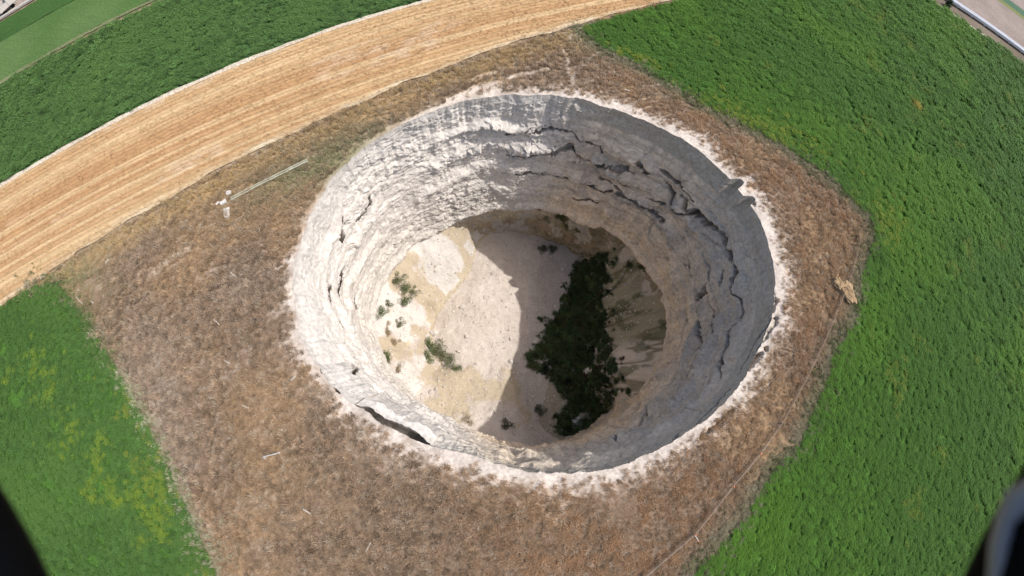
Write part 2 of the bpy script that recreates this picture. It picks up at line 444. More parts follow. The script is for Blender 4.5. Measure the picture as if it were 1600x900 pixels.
olv = oz * lip * sstep(-0.75, 0.0, fbm(CX / 3, CY / 3, Z / 3, 4, 96) + 0.35)
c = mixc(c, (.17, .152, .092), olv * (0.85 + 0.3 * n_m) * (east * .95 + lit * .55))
c = mixc(c, (.50, .42, .29), oz * lip * lit * 0.6)
c = mixc(c, (.60, .50, .39), lip * (1 - oz) * (1 - lit) * (.6 + .5 * n_v))
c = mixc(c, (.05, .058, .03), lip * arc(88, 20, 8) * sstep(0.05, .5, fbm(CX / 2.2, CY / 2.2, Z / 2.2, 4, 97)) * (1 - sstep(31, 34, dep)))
c = mixc(c, (.30, .24, .165), lip * sstep(32.5, 34, dep) * (1 - sstep(36, 37.5, dep)) * arc(95, 30, 10) * .8)
c = mixc(c, (.44, .42, .39), lip * sstep(.18, .26, fbm(CX / 2.6, CY / 2.6, Z / 2.6, 3, 98)) * .8)
c *= (1 + 0.10 * n_m)[..., None]
c = mixc(c, c * np.array([1.08, 1.0, .885], np.float32), east)  # shaded east side tinted warm to offset the blue sky fill
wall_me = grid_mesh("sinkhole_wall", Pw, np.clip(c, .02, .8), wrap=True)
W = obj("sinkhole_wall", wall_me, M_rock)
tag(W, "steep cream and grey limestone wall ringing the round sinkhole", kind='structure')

# ---------------------------------------------------------------- floor of the sinkhole
nf = 620
gx = np.linspace(C0[0] - 28, C0[0] + 28, nf); gy_ = np.linspace(C0[1] - 28, C0[1] + 28, nf)
FX, FY = np.meshgrid(gx, gy_)
def rel(p): return FX - p[0], FY - p[1]
fr = np.hypot(FX - C0[0], FY - C0[1]); fa = np.arctan2(FY - C0[1], FX - C0[0])
rb_ = rr[int(36 / (D + 5) * (NV - 1))]; kq = np.hanning(61); kq /= kq.sum(); rb_ = np.convolve(np.r_[rb_[-30:], rb_, rb_[:30]], kq, 'valid')
rbase = np.interp(fa, ang, rb_, period=2 * np.pi)
edge = rbase - fr                                                   # distance from the wall foot
base = -40.2 + 0.5 * fbm(FX / 8, FY / 8, 0, 4, 110)
apex = at(748, 458, -36.3)
dx, dy = rel(apex)
dist = np.hypot(dx * np.where(dx > 0, .75, 1.0), dy * np.where(dy > 0, .5, .55))
cone = -35.6 - 0.34 * np.sqrt(dist ** 2 + 5.0) + 0.25 * fbm(FX / 3, FY / 3, 0, 3, 111)
cone = np.maximum(cone, base - 5)
def farc(cn, w, soft):
    d = np.abs((np.degrees(fa) - cn + 180) % 360 - 180)
    return 1 - sstep(w - soft, w + soft, d)
talus = -27.5 - 1.45 * edge - 14 * (1 - farc(180, 52, 22)) + 0.7 * fbm(FX / 3, FY / 3, 1, 4, 112)
gul = 1 - np.abs(fbm(fa * 9, fr / 9, 0, 3, 118)) * 2.4
slump = -27.0 - 1.5 * edge - 16 * (1 - farc(20, 40, 14)) + 1.1 * fbm(FX / 3.2, FY / 3.2, 4, 4, 113) - .9 * np.clip(gul, 0, 1)
apron = -33.0 - 0.42 * edge - 8 * (1 - farc(-105, 42, 20)) + 0.4 * fbm(FX / 3, FY / 3, 6, 4, 114)
hts = np.stack([base, cone, talus, slump, apron])
kx = 1.6
FZ = np.log(np.exp(np.clip(hts, -60, 0) * kx + 60).sum(0)) / kx - 60 / kx
which = hts.argmax(0)
FZ += 0.10 * fbm(FX / 0.8, FY / 0.8, 0, 4, 115)
n1 = fbm(FX / 4, FY / 4, 0, 4, 116); n2 = fbm(FX / 1.2, FY / 1.2, 0, 4, 117)
fc = np.zeros(FX.shape + (3,), np.float32) + np.array([.52, .455, .395], np.float32)
fc = mixc(fc, (.58, .52, .46), sstep(0, .6, n1) * .6)
fc = mixc(fc, (.60, .57, .53), (which == 2) * sstep(-.1, .15, n1 + .2 * n2) * .9)
fc = mixc(fc, (.45, .375, .26), ((which == 2) | (which == 4)) * sstep(-.1, .15, -n1 + .2 * n2) * .8)
fc = mixc(fc, (.43, .36, .235), (which == 1) * (cone - np.maximum(hts[0], np.maximum(hts[2], hts[3])) < 1.1) * .7 * (FX < C0[0] - 4))
fc = mixc(fc, (.29, .25, .15), (which == 3) * sstep(-.25, .1, n1) * .85 * sstep(0, 14, np.degrees(fa)))
fc = mixc(fc, (.60, .51, .41), (which == 3) * (1 - sstep(0, 14, np.degrees(fa))) * .9)
fc = mixc(fc, (.52, .44, .35), (which == 3) * sstep(.05, .25, -n1 + .25 * n2) * .85)
fc = mixc(fc, (.16, .14, .07), (which == 3) * sstep(.55, .9, gul) * .7)
fc = mixc(fc, (.10, .105, .05), (which == 3) * sstep(.15, .45, fbm(FX / 2, FY / 2, 3, 4, 119)) * .7)
fc = mixc(fc, (.40, .36, .32), ((which == 0) | (which == 1)) * sstep(-1, 2.5, FX - C0[0] + 1.5 * n1) * .85)  # shade on the right half of the floor, put into its colour
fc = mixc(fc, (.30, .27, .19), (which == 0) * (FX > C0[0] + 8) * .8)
fc *= (1 + .08 * n2)[..., None]
keep = fr < rbase + 4
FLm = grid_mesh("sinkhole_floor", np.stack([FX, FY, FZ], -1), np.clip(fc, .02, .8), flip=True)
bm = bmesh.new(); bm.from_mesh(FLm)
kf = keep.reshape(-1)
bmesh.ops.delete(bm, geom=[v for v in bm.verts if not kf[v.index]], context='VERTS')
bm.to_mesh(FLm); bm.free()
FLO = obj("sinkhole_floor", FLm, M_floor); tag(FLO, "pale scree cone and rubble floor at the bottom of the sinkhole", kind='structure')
def floor_z(x, y):
    i = np.clip(((np.asarray(y) - gy_[0]) / (gy_[1] - gy_[0])).astype(int), 0, nf - 1); j = np.clip(((np.asarray(x) - gx[0]) / (gx[1] - gx[0])).astype(int), 0, nf - 1)
    return FZ[i, j]
def pit(px, py):
    """point of the pit floor seen at that place"""
    w = ray(px, py); w = w / -w[2]
    for dpt in np.arange(24, 44, 0.05):
        p = w * (H + dpt)
        if floor_z(p[0], p[1]) >= -dpt: break
    return np.array([p[0], p[1], float(floor_z(p[0], p[1]))])

def in_poly(x, y, poly):
    poly = np.asarray(poly); ins = np.zeros(x.shape, bool); n = len(poly); j = n - 1
    for i in range(n):
        xi, yi = poly[i]; xj, yj = poly[j]
        if yi != yj:
            ins ^= ((yi > y) != (yj > y)) & (x < (xj - xi) * (y - yi) / (yj - yi) + xi)
        j = i
    return ins
RIGHT = [(-0.6, 59.0), (0.6, 57.2), (3.0, 55.7), (8.9, 54.1), (18.7, 50.7), (28.9, 49.2), (37.7, 47.2)]
RIGHT += [tuple(at(*p_)[:2]) for p_ in ((1312, 292), (1340, 322), (1358, 340), (1365, 352), (1366, 368), (1362, 385), (1353, 410), (1344, 433), (1341, 473), (1331, 507), (1312, 535), (1300, 560), (1294, 590), (1282, 620), (1264, 653), (1252, 690), (1216, 727), (1184, 770), (1162, 813), (1129, 847), (1092, 890))]
RIGHT += [(13, -28), (-8, -66), (60, -160), (420, -160), (420, 129.2), (61, 129.2), (13.2, 73.4), (8.4, 68.4)]
LEFT = [(-58.2, -1.6), (-56.1, 0.3), (-52.5, 1.6), (-50.9, 0.9), (-45.1, -.7), (-41.0, -2.9), (-36.1, -5.2), (-29.5, -9.8), (-23.6, -14.8), (-19.8, -18.6), (-13, -26), (10, -66), (-40, -150), (-200, -150)]
# ---------------------------------------------------------------- ground: polar sheet from the rim out to the horizon
rings = np.concatenate([np.linspace(0, 1, 14) ** 1.2 * 1.2, np.linspace(1.3, 16, 100), np.linspace(16.6, 45, 70), [50, 60, 75, 95, 130, 200, 400, 900, 2500, 7000]])
GA = np.ones((len(rings), 1)) * ang[None]
# rings start on the jagged rim and become round further out
GR = rim[None] + rings[:, None]
GX = C0[0] + np.cos(GA) * GR; GY = C0[1] + np.sin(GA) * GR
q = rings[:, None]
GZ = 0.07 * fbm(GX / 1.5, GY / 1.5, 0, 4, 130) * sstep(.1, 1, q) + 0.12 * fbm(GX / 8, GY / 8, 0, 3, 131) * sstep(.5, 4, q)
GZ = GZ * (1 - sstep(60, 120, q))
GOUT = ((GX + 61.5) * -math.sin(R(46.6)) + (GY + 4.1) * math.cos(R(46.6))) > -.6   # under the fields the soil lies a little lower

ROW = R(45.5)
al = GX * math.cos(ROW) + GY * math.sin(ROW); ac = -GX * math.sin(ROW) + GY * math.cos(ROW)
g = np.zeros(GX.shape + (3,), np.float32) + np.array([.20, .145, .10], np.float32)
nb = fbm(GX / 9, GY / 9, 0, 4, 132); ns = fbm(al / 5, ac / .45, 0, 4, 133); nm_ = fbm(GX / 1.3, GY / 1.3, 0, 4, 134); nz = fbm(GX / 3, GY / 3, 0, 4, 137)
g = mixc(g, (.34, .225, .12), sstep(0, .5, nb) * .6)
g = mixc(g, (.29, .265, .235), sstep(.1, .6, -nb) * .15 * sstep(0, 10, -18 - GX))
g = mixc(g, (.40, .34, .28), sstep(.25, .7, ns) * .5 * sstep(60, 70, np.degrees(GA) % 360) * (1 - sstep(230, 250, np.degrees(GA) % 360)))
aw = np.degrees(GA)
wid = 1.3 + 1.3 * np.exp(-((aw - 10) / 28) ** 2) + .9 * np.exp(-((aw - 60) / 30) ** 2) + .8 * np.exp(-((aw + 85) / 25) ** 2) - 0.9 * np.exp(-((aw + 178) / 30) ** 2) - 0.9 * np.exp(-((aw - 178) / 30) ** 2)- .6 * np.exp(-((aw - 138) / 16) ** 2)
mf = q - wid - 0.9 * nz - 1.0 * ns - .9 * nm_ - .5 * fbm(GX / .4, GY / .4, 0, 3, 138)
g = mixc(g, (.42, .34, .27), (1 - sstep(0., 2.6, mf)) * .75)
wh = 1 - sstep(-1.3, 0.9, mf)
g = mixc(g, (.49, .435, .38), wh * .9)
g = mixc(g, (.36, .25, .16), sstep(.2, .5, nm_) * wh * sstep(.8, 2.2, q) * .6)
BDIR = np.array([math.cos(ROW), math.sin(ROW)])
# olive weeds along the stubble edge and pale tracks
dB = (GX + 61.5) * -BDIR[1] + (GY + 4.1) * BDIR[0]                 # distance beyond the stubble edge line
g = mixc(g, (.36, .25, .12), np.exp(-((dB + 2.0) / 2.0) ** 2) * .7)
for dd, a0, a1 in ((-8.2, 52, 72), (-9.1, 50, 68)):
    g = mixc(g, (.55, .49, .42), np.exp(-((dB - dd + .15 * nz) / .16) ** 2) * sstep(a0, a0 + 3, al) * (1 - sstep(a1 - 4, a1, al)) * .7)
def pdist(X, Y, pts):
    best = np.full(X.shape, 1e9)
    for a, b in zip(pts[:-1], pts[1:]):
        ab = b - a; t_ = np.clip(((X - a[0]) * ab[0] + (Y - a[1]) * ab[1]) / (ab @ ab), 0, 1)
        best = np.minimum(best, np.hypot(X - a[0] - t_ * ab[0], Y - a[1] - t_ * ab[1]))
    return best
TRACKS = [([(880, 77), (887, 90), (886, 103), (891, 117), (896, 132)], .28, .65), ([(895, 120), (910, 103), (922, 92), (935, 82)], .3, .6), ([(880, 77), (872, 90), (850, 93), (820, 108)], .22, .5),
          ([(856, 107), (800, 121), (746, 140), (690, 166), (633, 193)], .3, .85), ([(823, 112), (780, 124), (735, 140), (700, 155)], .3, .7), ([(790, 106), (740, 124)], .25, .5),
          ([(890, 60), (905, 45), (930, 33)], .5, .6), ([(1362, 350), (1350, 335), (1310, 290), (1250, 250)], .35, .6),
          ([(300, 385), (270, 400), (240, 425)], .5, .45), ([(330, 425), (310, 435)], .4, .4), ([(230, 640), (240, 690), (275, 740), (300, 800), (330, 870)], 1.0, .5)]
TRP = [(np.array([at(*p_)[:2] for p_ in pts]), w_, k_) for pts, w_, k_ in TRACKS]
for pts, w_, k_ in TRP:
    g = mixc(g, (.54, .48, .41), np.exp(-((pdist(GX, GY, pts) + .2 * nz) / w_) ** 2) * k_ * sstep(-.6, .3, nm_ + .3))
for pts, w_ in (([(1214, 470), (1208, 482), (1199, 494)], .22), ([(1214, 497), (1208, 508), (1199, 524), (1186, 536)], .26), ([(1196, 545), (1180, 566), (1160, 588)], .22), ([(1209, 455), (1212, 466)], .14),
                ([(497, 566), (503, 578), (512, 590)], .16), ([(1146, 640), (1125, 662), (1095, 684)], .26), ([(520, 598), (531, 614)], .14), ([(1172, 306), (1180, 322)], .13)):
    pts = np.array([at(*p_)[:2] for p_ in pts]); gg = 1 - sstep(w_ * .4, w_ * 1.2, pdist(GX, GY, pts) + .25 * fbm(GX / .5, GY / .5, 0, 3, 139) * (q > 0))
    GZ = GZ - 2.2 * gg * sstep(.02, .1, q)
g = mixc(g, (.20, .195, .10), np.exp(-(((al - 1) ** 2) / 90 + ((dB + 6.0) ** 2) / 6)) * .8)
g *= (1 + .2 * nm_)[..., None]
GZ = np.where(GOUT | in_poly(GX, GY, RIGHT) | in_poly(GX, GY, LEFT), -.16, GZ)
GRm = grid_mesh("ground", np.stack([GX, GY, GZ], -1), np.clip(g, .02, .8), wrap=True, flip=True)
tag(obj("ground", GRm, M_ground), "brown dry grassland and pale dusty margin around the hole", kind='structure')

# ---------------------------------------------------------------- field sheets
def densify(poly, step, jag, seed, closed=True):
    pts = []
    n = len(poly)
    for i in range(n if closed else n - 1):
        a, b = np.array(poly[i], float), np.array(poly[(i + 1) % n], float)
        L = np.hypot(*(b - a)); k = max(1, min(400, int(L / step)))
        nrm = np.array([-(b - a)[1], (b - a)[0]]) / (L + 1e-9)
        for t in np.arange(k) / k:
            p = a + (b - a) * t
            pts.append(p + nrm * jag * float(fbm(p[0] / 2.0, p[1] / 2.0, seed, 4, 140)) * (1 if L < 260 else 0))
    return np.array(pts)
def sheet(name, label, poly, z, cfun, m, step=0.8, jag=0.35, seed=0, kind='structure'):
    pts = densify(poly, step, jag, seed)
    n_ = len(pts)
    vv, _, ff, _, _, _ = delaunay_2d_cdt([Vector((p[0], p[1])) for p in pts], [(i, (i + 1) % n_) for i in range(n_)], [list(range(n_))], 1, 1e-4)
    me = raw_mesh(name, [(v[0], v[1], z) for v in vv], [f if (vv[f[1]] - vv[f[0]]).cross(vv[f[2]] - vv[f[0]]) > 0 else f[::-1] for f in ff])
    o = obj(name, me, m); tag(o, label, kind=kind); return o, pts
def mat_field(name, base, alt, dark, yel=None, rows=None, rs=(1, 1), s=1.0, bs=1.0):
    m, t, b = nt(name, 0.95, 0.1)
    v = mapping(t, -rows if rows is not None else 0, (rs[0], rs[1], 1) if rows is not None else (1, 1, 1))
    v0 = mapping(t)
    big = noise(t, v0, 0.05, 4, 0.55); mid = noise(t, v, 0.9 * s, 5, 0.65); fine = noise(t, v0, 3.2 * s, 5, 0.7)
    c = mixn(t, base, alt, ramp(t, big, [(.40, 0.0), (.62, 1.0)]))
    c = mixn(t, c, dark, ramp(t, mid, [(.50, 0.0), (.72, .7)]))
    if yel: c = mixn(t, c, yel, ramp(t, noise(t, v0, 0.16, 6, .7), [(.66, 0.0), (.78, .6)]))
    c = mixn(t, c, ramp(t, fine, [(.25, .45), (.75, 1.5)]), 1.0, 'MULTIPLY')
    t.links.new(c, b.inputs["Base Color"]); bump(t, b, fine, bs, .15)
    return m
FD = np.array([math.cos(R(42)), math.sin(R(42))])
FN = np.array([-FD[1], FD[0]])
def along(p, k): return tuple((np.array(p) + FD * k).tolist())
A1, A2 = (-74.6, 10.6), (-23.4, 56.6)
M_alf = mat_field("crop_bed", (.055, .13, .022), (.07, .15, .028), (.03, .08, .016), None)
M_dkg = mat_field("beet_bed", (.055, .12, .042), (.06, .13, .04), (.03, .07, .022), None)
M_ltg = mat_field("meadow_bed", (.065, .125, .035), (.09, .15, .05), (.05, .10, .025), None, ROW, (.12, 2.5), 1.0)
M_grn = mat_field("far_green_bed", (.045, .10, .025), (.035, .085, .022), (.03, .07, .02), None)
M_soil = mat_field("ploughed_soil", (.235, .19, .165), (.29, .24, .21), (.14, .115, .10), None, 0, (.3, 1.5), 1.0)
M_road = mat_field("dirt_road_surface", (.27, .225, .19), (.32, .27, .23), (.20, .165, .14), None, ROW, (.15, 1.5), .6, .3)
M_path = mat_field("pale_path_dust", (.50, .43, .34), (.55, .49, .40), (.36, .29, .20), None, ROW, (.4, 1.5))
M_verge = mat_field("verge_grass", (.13, .15, .075), (.18, .19, .10), (.07, .08, .03), None, ROW, (.4, 1.5))
M_ylw = mat_field("yellow_verge", (.16, .18, .07), (.20, .20, .09), (.11, .13, .05), None)
M_teal = mat_field("reed_strip", (.07, .13, .085), (.08, .14, .09), (.04, .08, .05), None)
M_bank = mat_field("dirt_bank", (.15, .12, .09), (.20, .16, .125), (.06, .055, .04), None, 0, (.4, 1.5))
sheet("crop_field", "wide bright green crop field right of the sinkhole", RIGHT, .03, None, M_alf, .5, .5, 1)
sheet("crop_field", "green crop field with yellow patches left of the sinkhole", LEFT, .03, None, M_alf, .5, .5, 2)
def strip(name, label, p, q, off0, off1, z, m, ext=(160, 500), jag=.2, step=1.2, seed=0):
    """a strip between two lines parallel to p-q, measured along its normal"""
    p, q = np.array(p, float), np.array(q, float); d = (q - p) / np.hypot(*(q - p)); n = np.array([-d[1], d[0]])
    a, b = p - d * ext[0], q + d * ext[1]
    def seg(u, v):
        return [u + (v - u) * t for t in (0, .1, .2, .25, .3, .35, .4, .5, .7, 1)]
    lo = seg(a + n * off0, b + n * off0); hi = seg(a + n * off1, b + n * off1)[::-1]
    return sheet(name, label, [tuple(v) for v in lo + hi], z, None, m, step, jag, seed)
strip("path", "pale dusty path between the stubble and the dark green field", A1, A2, -.1, .75, .045, M_path, seed=3)
strip("beet_field", "dark green leafy field beyond the stubble", A1, A2, .7, 25.3, .03, M_dkg, seed=4)
G1, G2 = (-94.9, 27.6), (-71.7, 49.4)
strip("verge", "thin weedy strip between two green fields", G1, G2, -.5, .5, .05, M_verge, seed=5)
strip("meadow", "lighter green striped meadow strip", G1, G2, .5, 14.2, .03, M_ltg, seed=6)
H1, H2 = (-106.2, 36.5), (-94.0, 48.3)
strip("far_field", "deep green field beside the far dirt road", H1, H2, 0, 8.6, .035, M_grn, seed=7)
I1, I2 = (-113.8, 42.3), (-109.0, 47.3)
strip("dirt_road", "wide pale dirt road at the upper left corner", I1, I2, .3, 12, .02, M_road, seed=8)
strip("far_meadow", "olive green land beyond the dirt road", I1, I2, 12, 200, .02, M_verge, seed=9)
# far right: bank, ploughed soil, strips
sheet("dirt_bank", "brown dirt bank along the concrete channel", [(-20, 130.2), (420, 130.2), (420, 138.6), (-20, 138.6)], .03, None, M_bank, 1.0, .3, 10)
sheet("path", "thin pale track along the far edge of the green field", [(40, 129.4), (420, 129.4), (420, 130.3), (40, 130.3)], .05, None, M_path, 1.0, .2, 11)
sheet("ploughed_field", "bare brownish pink ploughed field beyond the channel", [(-60, 138.6), (420, 138.6), (420, 169.5), (-60, 169.5)], .03, None, M_soil, 2.0, .3, 12)
sheet("verge", "yellow green verge beyond the ploughed field", [(-60, 169.5), (520, 169.5), (520, 173.5), (-60, 173.5)], .03, None, M_ylw, 2.0, .3, 13)
sheet("reed_strip", "dark blue green strip beyond the yellow verge", [(-60, 173.5), (520, 173.5), (520, 180.5), (-60, 180.5)], .035, None, M_teal, 2.0, .2, 14)
sheet("far_ground", "beige field at the far upper right corner", [(-60, 180.5), (900, 180.5), (900, 420), (-60, 420)], .03, None, M_soil, 3.0, .2, 15)

# the stubble field: real rows of cut stalks
B1 = np.array([-61.5, -3.9])
sN = 300
ss = np.linspace(0, 1, 420) ** 1.0; LL = np.linspace(-120, 330, 900)
Aq, Bq = np.array(A1), np.array([-61.5, -4.1]); bd = np.array([72.2, 76.3]) / np.hypot(72.2, 76.3)
pa = Aq[None] + FD[None] * LL[:, None] - FN[None] * .1; pb = Bq[None] + bd[None] * LL[:, None]
wob = .4 * fbm(pb[:, 0] / 4, pb[:, 1] / 4, 0, 4, 150)
pb = pb + FN[None] * wob[:, None]
SX = pa[:, 0:1] * (1 - ss) + pb[:, 0:1] * ss; SY = pa[:, 1:2] * (1 - ss) + pb[:, 1:2] * ss
wd = np.hypot(*(pa - pb).T)[:, None] * ss[None]
lu = LL[:, None] + 0 * ss[None]
row = np.sin(wd * 2 * np.pi / .75 + 1.0 * vnoise(lu / 9, wd / 3, 0, 151))
r1 = fbm(wd / .6, lu / 200, 0, 4, 152, .7); r2 = fbm(wd / 2.4, lu / 30, 0, 3, 153); r3 = fbm(wd / .8, lu / 2.2, 0, 4, 154)
SZ = .06 + .05 * row + .05 * r3 + .03 * r1
s_ = np.zeros(SX.shape + (3,), np.float32) + np.array([.43, .285, .148], np.float32)
s_ = mixc(s_, (.51, .365, .205), sstep(.0, .4, r1))
s_ = mixc(s_, (.38, .22, .105), sstep(.05, .45, -r1) * .85)
s_ = mixc(s_, (.50, .41, .31), sstep(.12, .4, r2) * sstep(-.1, .35, r3) * .35)
s_ = mixc(s_, (.50, .43, .30), sstep(.93, .98, ss)[None] * (.5 + .5 * r3))
s_ = s_ * (.94 + .055 * row * sstep(-.5, .5, r3) + .07 * r3)[..., None]
STm = grid_mesh("stubble_field", np.stack([SX, SY, SZ], -1), np.clip(s_, .02, .8))
M_stub = mat_tone("stubble", 3.0, (.72, 1.25), .8, .06, -ROW, (.5, 2.0, 1))
tag(obj("stubble_field", STm, M_stub), "golden harvested stubble field with fine rows sweeping past the hole", kind='structure')

# ---------------------------------------------------------------- plants that nobody could count: instanced clumps
def blades(n, h, w, spread, lean, seed, seg=2, leafy=False):
    r = np.random.default_rng(seed); V = []; F = []
    for k in range(n):
        a = r.uniform(0, 6.283); d = spread * math.sqrt(r.random()); x, y = d * math.cos(a), d * math.sin(a)
        b = r.uniform(0, 6.283); ln = lean * r.uniform(.3, 1.2); hh = h * r.uniform(.55, 1.15)
        if leafy:      # a leaf: a small tilted rhombus at some height
            z = hh; lx, ly = math.cos(b), math.sin(b); L_ = w * r.uniform(1.3, 2.4); up = r.uniform(-.5, .5) * L_
            V += [(x, y, z), (x + lx * L_ * .5 - ly * w * .5, y + ly * L_ * .5 + lx * w * .5, z + up * .5 + .01),
                  (x + lx * L_, y + ly * L_, z + up), (x + lx * L_ * .5 + ly * w * .5, y + ly * L_ * .5 - lx * w * .5, z + up * .5 + .02)]
            i = len(V) - 4; F.append((i, i + 1, i + 2, i + 3))
        else:
            px_, py_ = -math.sin(b) * w / 2, math.cos(b) * w / 2
            ex, ey = x + math.cos(b) * ln * hh, y + math.sin(b) * ln * hh
            mx_, my_ = x + math.cos(b) * ln * hh * .35, y + math.sin(b) * ln * hh * .35
            V += [(x - px_, y - py_, 0), (x + px_, y + py_, 0), (mx_ + px_ * .9, my_ + py_ * .9, hh * .6), (mx_ - px_ * .9, my_ - py_ * .9, hh * .6), (ex, ey, hh)]
            i = len(V) - 5; F += [(i, i + 1, i + 2, i + 3), (i + 3, i + 2, i + 4)]
    return V, F
def proto(name, VF, m):
    me = raw_mesh(name, *VF); me.materials.append(m)
    return bpy.data.objects.new(name, me)          # kept out of the scene, only instanced
def scatter(name, label, pts, scl, tint, protos, squash=None, tilt=0.0, kind='stuff'):
    """one object: a point for each clump, clumps instanced on the points"""
    n = len(pts)
    me = bpy.data.meshes.new(name); me.vertices.add(n); me.vertices.foreach_set("co", np.asarray(pts, np.float32).reshape(-1))
    def attr(nm, ty, v, k):
        a = me.attributes.new(nm, ty, 'POINT'); a.data.foreach_set(k, np.asarray(v, np.float32).reshape(-1))
    attr("size", 'FLOAT', scl, "value")
    rot = np.c_[rng.normal(0, tilt, n) if tilt else np.zeros(n), rng.normal(0, tilt, n) if tilt else np.zeros(n), rng.uniform(0, 6.283, n)]
    attr("turn", 'FLOAT_VECTOR', rot, "vector")
    attr("tint", 'FLOAT_COLOR', np.c_[np.clip(tint, .005, .85), np.ones(n)], "color")
    pk = me.attributes.new("pick", 'INT', 'POINT'); pk.data.foreach_set("value", rng.integers(0, len(protos), n).astype(np.int32))
    o = obj(name, me, None); tag(o, label, kind=kind)
    ng = bpy.data.node_groups.new(name + "_nodes", 'GeometryNodeTree')
    ng.interface.new_socket("Geometry", in_out='INPUT', socket_type='NodeSocketGeometry')
    ng.interface.new_socket("Geometry", in_out='OUTPUT', socket_type='NodeSocketGeometry')
    gi, go = ng.nodes.new("NodeGroupInput"), ng.nodes.new("NodeGroupOutput")
    jn = ng.nodes.new("GeometryNodeJoinGeometry")
    def na(nm, ty):
        x = ng.nodes.new("GeometryNodeInputNamedAttribute"); x.data_type = ty; x.inputs[0].default_value = nm; return x.outputs[0]
    for k, pr in enumerate(protos):
        ip = ng.nodes.new("GeometryNodeInstanceOnPoints"); oi = ng.nodes.new("GeometryNodeObjectInfo"); oi.inputs[0].default_value = pr
        cmp = ng.nodes.new("FunctionNodeCompare"); cmp.data_type = 'INT'; cmp.operation = 'EQUAL'
        ng.links.new(na("pick", 'INT'), cmp.inputs[2]); cmp.inputs[3].default_value = k
        ng.links.new(gi.outputs[0], ip.inputs["Points"]); ng.links.new(oi.outputs["Geometry"], ip.inputs["Instance"])
        ng.links.new(cmp.outputs[0], ip.inputs["Selection"])
        ng.links.new(na("turn", 'FLOAT_VECTOR'), ip.inputs["Rotation"]); ng.links.new(na("size", 'FLOAT'), ip.inputs["Scale"])
        ng.links.new(ip.outputs[0], jn.inputs[0])
    ng.links.new(jn.outputs[0], go.inputs[0])
    md = o.modifiers.new("clumps", 'NODES'); md.node_group = ng
    return o
def spread(poly, density, box, falloff=None):
    """random points in a polygon, thinner further away"""
    x0, y0, x1, y1 = box; n = int((x1 - x0) * (y1 - y0) * density)
    p = np.c_[rng.uniform(x0, x1, n), rng.uniform(y0, y1, n)]
    p = p[in_poly(p[:, 0], p[:, 1], poly)]
    if falloff:
        d = np.hypot(p[:, 0], p[:, 1]); p = p[rng.random(len(p)) < np.clip((falloff / np.maximum(d, 1)) ** 1.6, 0, 1)]
    return p
def tints(base, var, n, *patches):
    t_ = np.array(base, np.float32)[None] * (1 + var * rng.normal(0, 1, (n, 1)).astype(np.float32))
    for c_, m_ in patches: t_ = mixc(t_, c_, m_)
    return t_
leafA = [proto("alfalfa_clump", blades(60, .30, .07, .30, .6, 10 + k, leafy=True), M_leaf) for k in range(3)]
grassA = [proto("grass_clump", blades(22, .45, .035, .16, .55, 20 + k), M_leaf) for k in range(3)]
dryA = [proto("dry_clump", blades(26, .26, .022, .17, 1.0, 30 + k), M_dry) for k in range(3)]
# right field
p = spread(RIGHT, 15.0, (-5, -40, 150, 129), 46)
gapl = np.array([at(*q_)[:2] for q_ in ((1445, 130), (1437, 165), (1437, 188), (1424, 230), (1416, 270), (1413, 320), (1408, 350))])
p = p[pdist(p[:, 0], p[:, 1], gapl) > .28 + .25 * vnoise(p[:, 0] / 3, p[:, 1] / 3, 0, 7)]
for c_, r_ in ((at(1421, 228)[:2], 1.6), (at(1210, 10)[:2], 1.5)):
    dq = np.hypot(p[:, 0] - c_[0], p[:, 1] - c_[1]); p = p[(dq > r_ * (.6 + .6 * vnoise(p[:, 0] * 1.5, p[:, 1] * 1.5, 0, 8))) | (rng.random(len(p)) < .35)]
x, y = p.T; n = len(p); hb = fbm(x / 14, y / 14, 0, 4, 160); hm = fbm(x / 2.2, y / 2.2, 0, 3, 161); hy = fbm(x / 5, y / 5, 0, 5, 162, .6)
size = (.80 + .15 * hm + .2 * rng.normal(0, 1, n)) * np.clip(np.hypot(x, y) / 50, 1, 3.0)
keepm = hm > -.95
edgeY = np.exp(-(((x - 26) ** 2) / 160 + ((y - 51) ** 2) / 8)) + np.exp(-(((x - 50) ** 2) / 14 + ((y - 43) ** 2) / 18)) + .8 * np.exp(-(((x - 8) ** 2) / 14 + ((y - 55.5) ** 2) / 2))
tt = tints((.078, .182, .022), .18, n, ((.098, .22, .022), sstep(0, .6, hb) * .8), ((.072, .170, .024), sstep(.0, .5, -hb) * .7), ((.19, .24, .035), (rng.random(n) < sstep(.4, .7, hy) * .5) * .6), ((.22, .27, .03), (rng.random(n) < np.clip(edgeY, 0, 1) * .7) * rng.uniform(.3, .9, n)), ((.36, .27, .04), np.exp(-((x - at(1431, 166)[0]) ** 2 + (y - at(1431, 166)[1]) ** 2) / 1.5)))
zz = np.full(n, .02)
sel = keepm
scatter("alfalfa_crop", "dense bright green crop plants filling the right field", np.c_[x, y, zz][sel], np.clip(size, .4, 4)[sel], tt[sel], leafA)
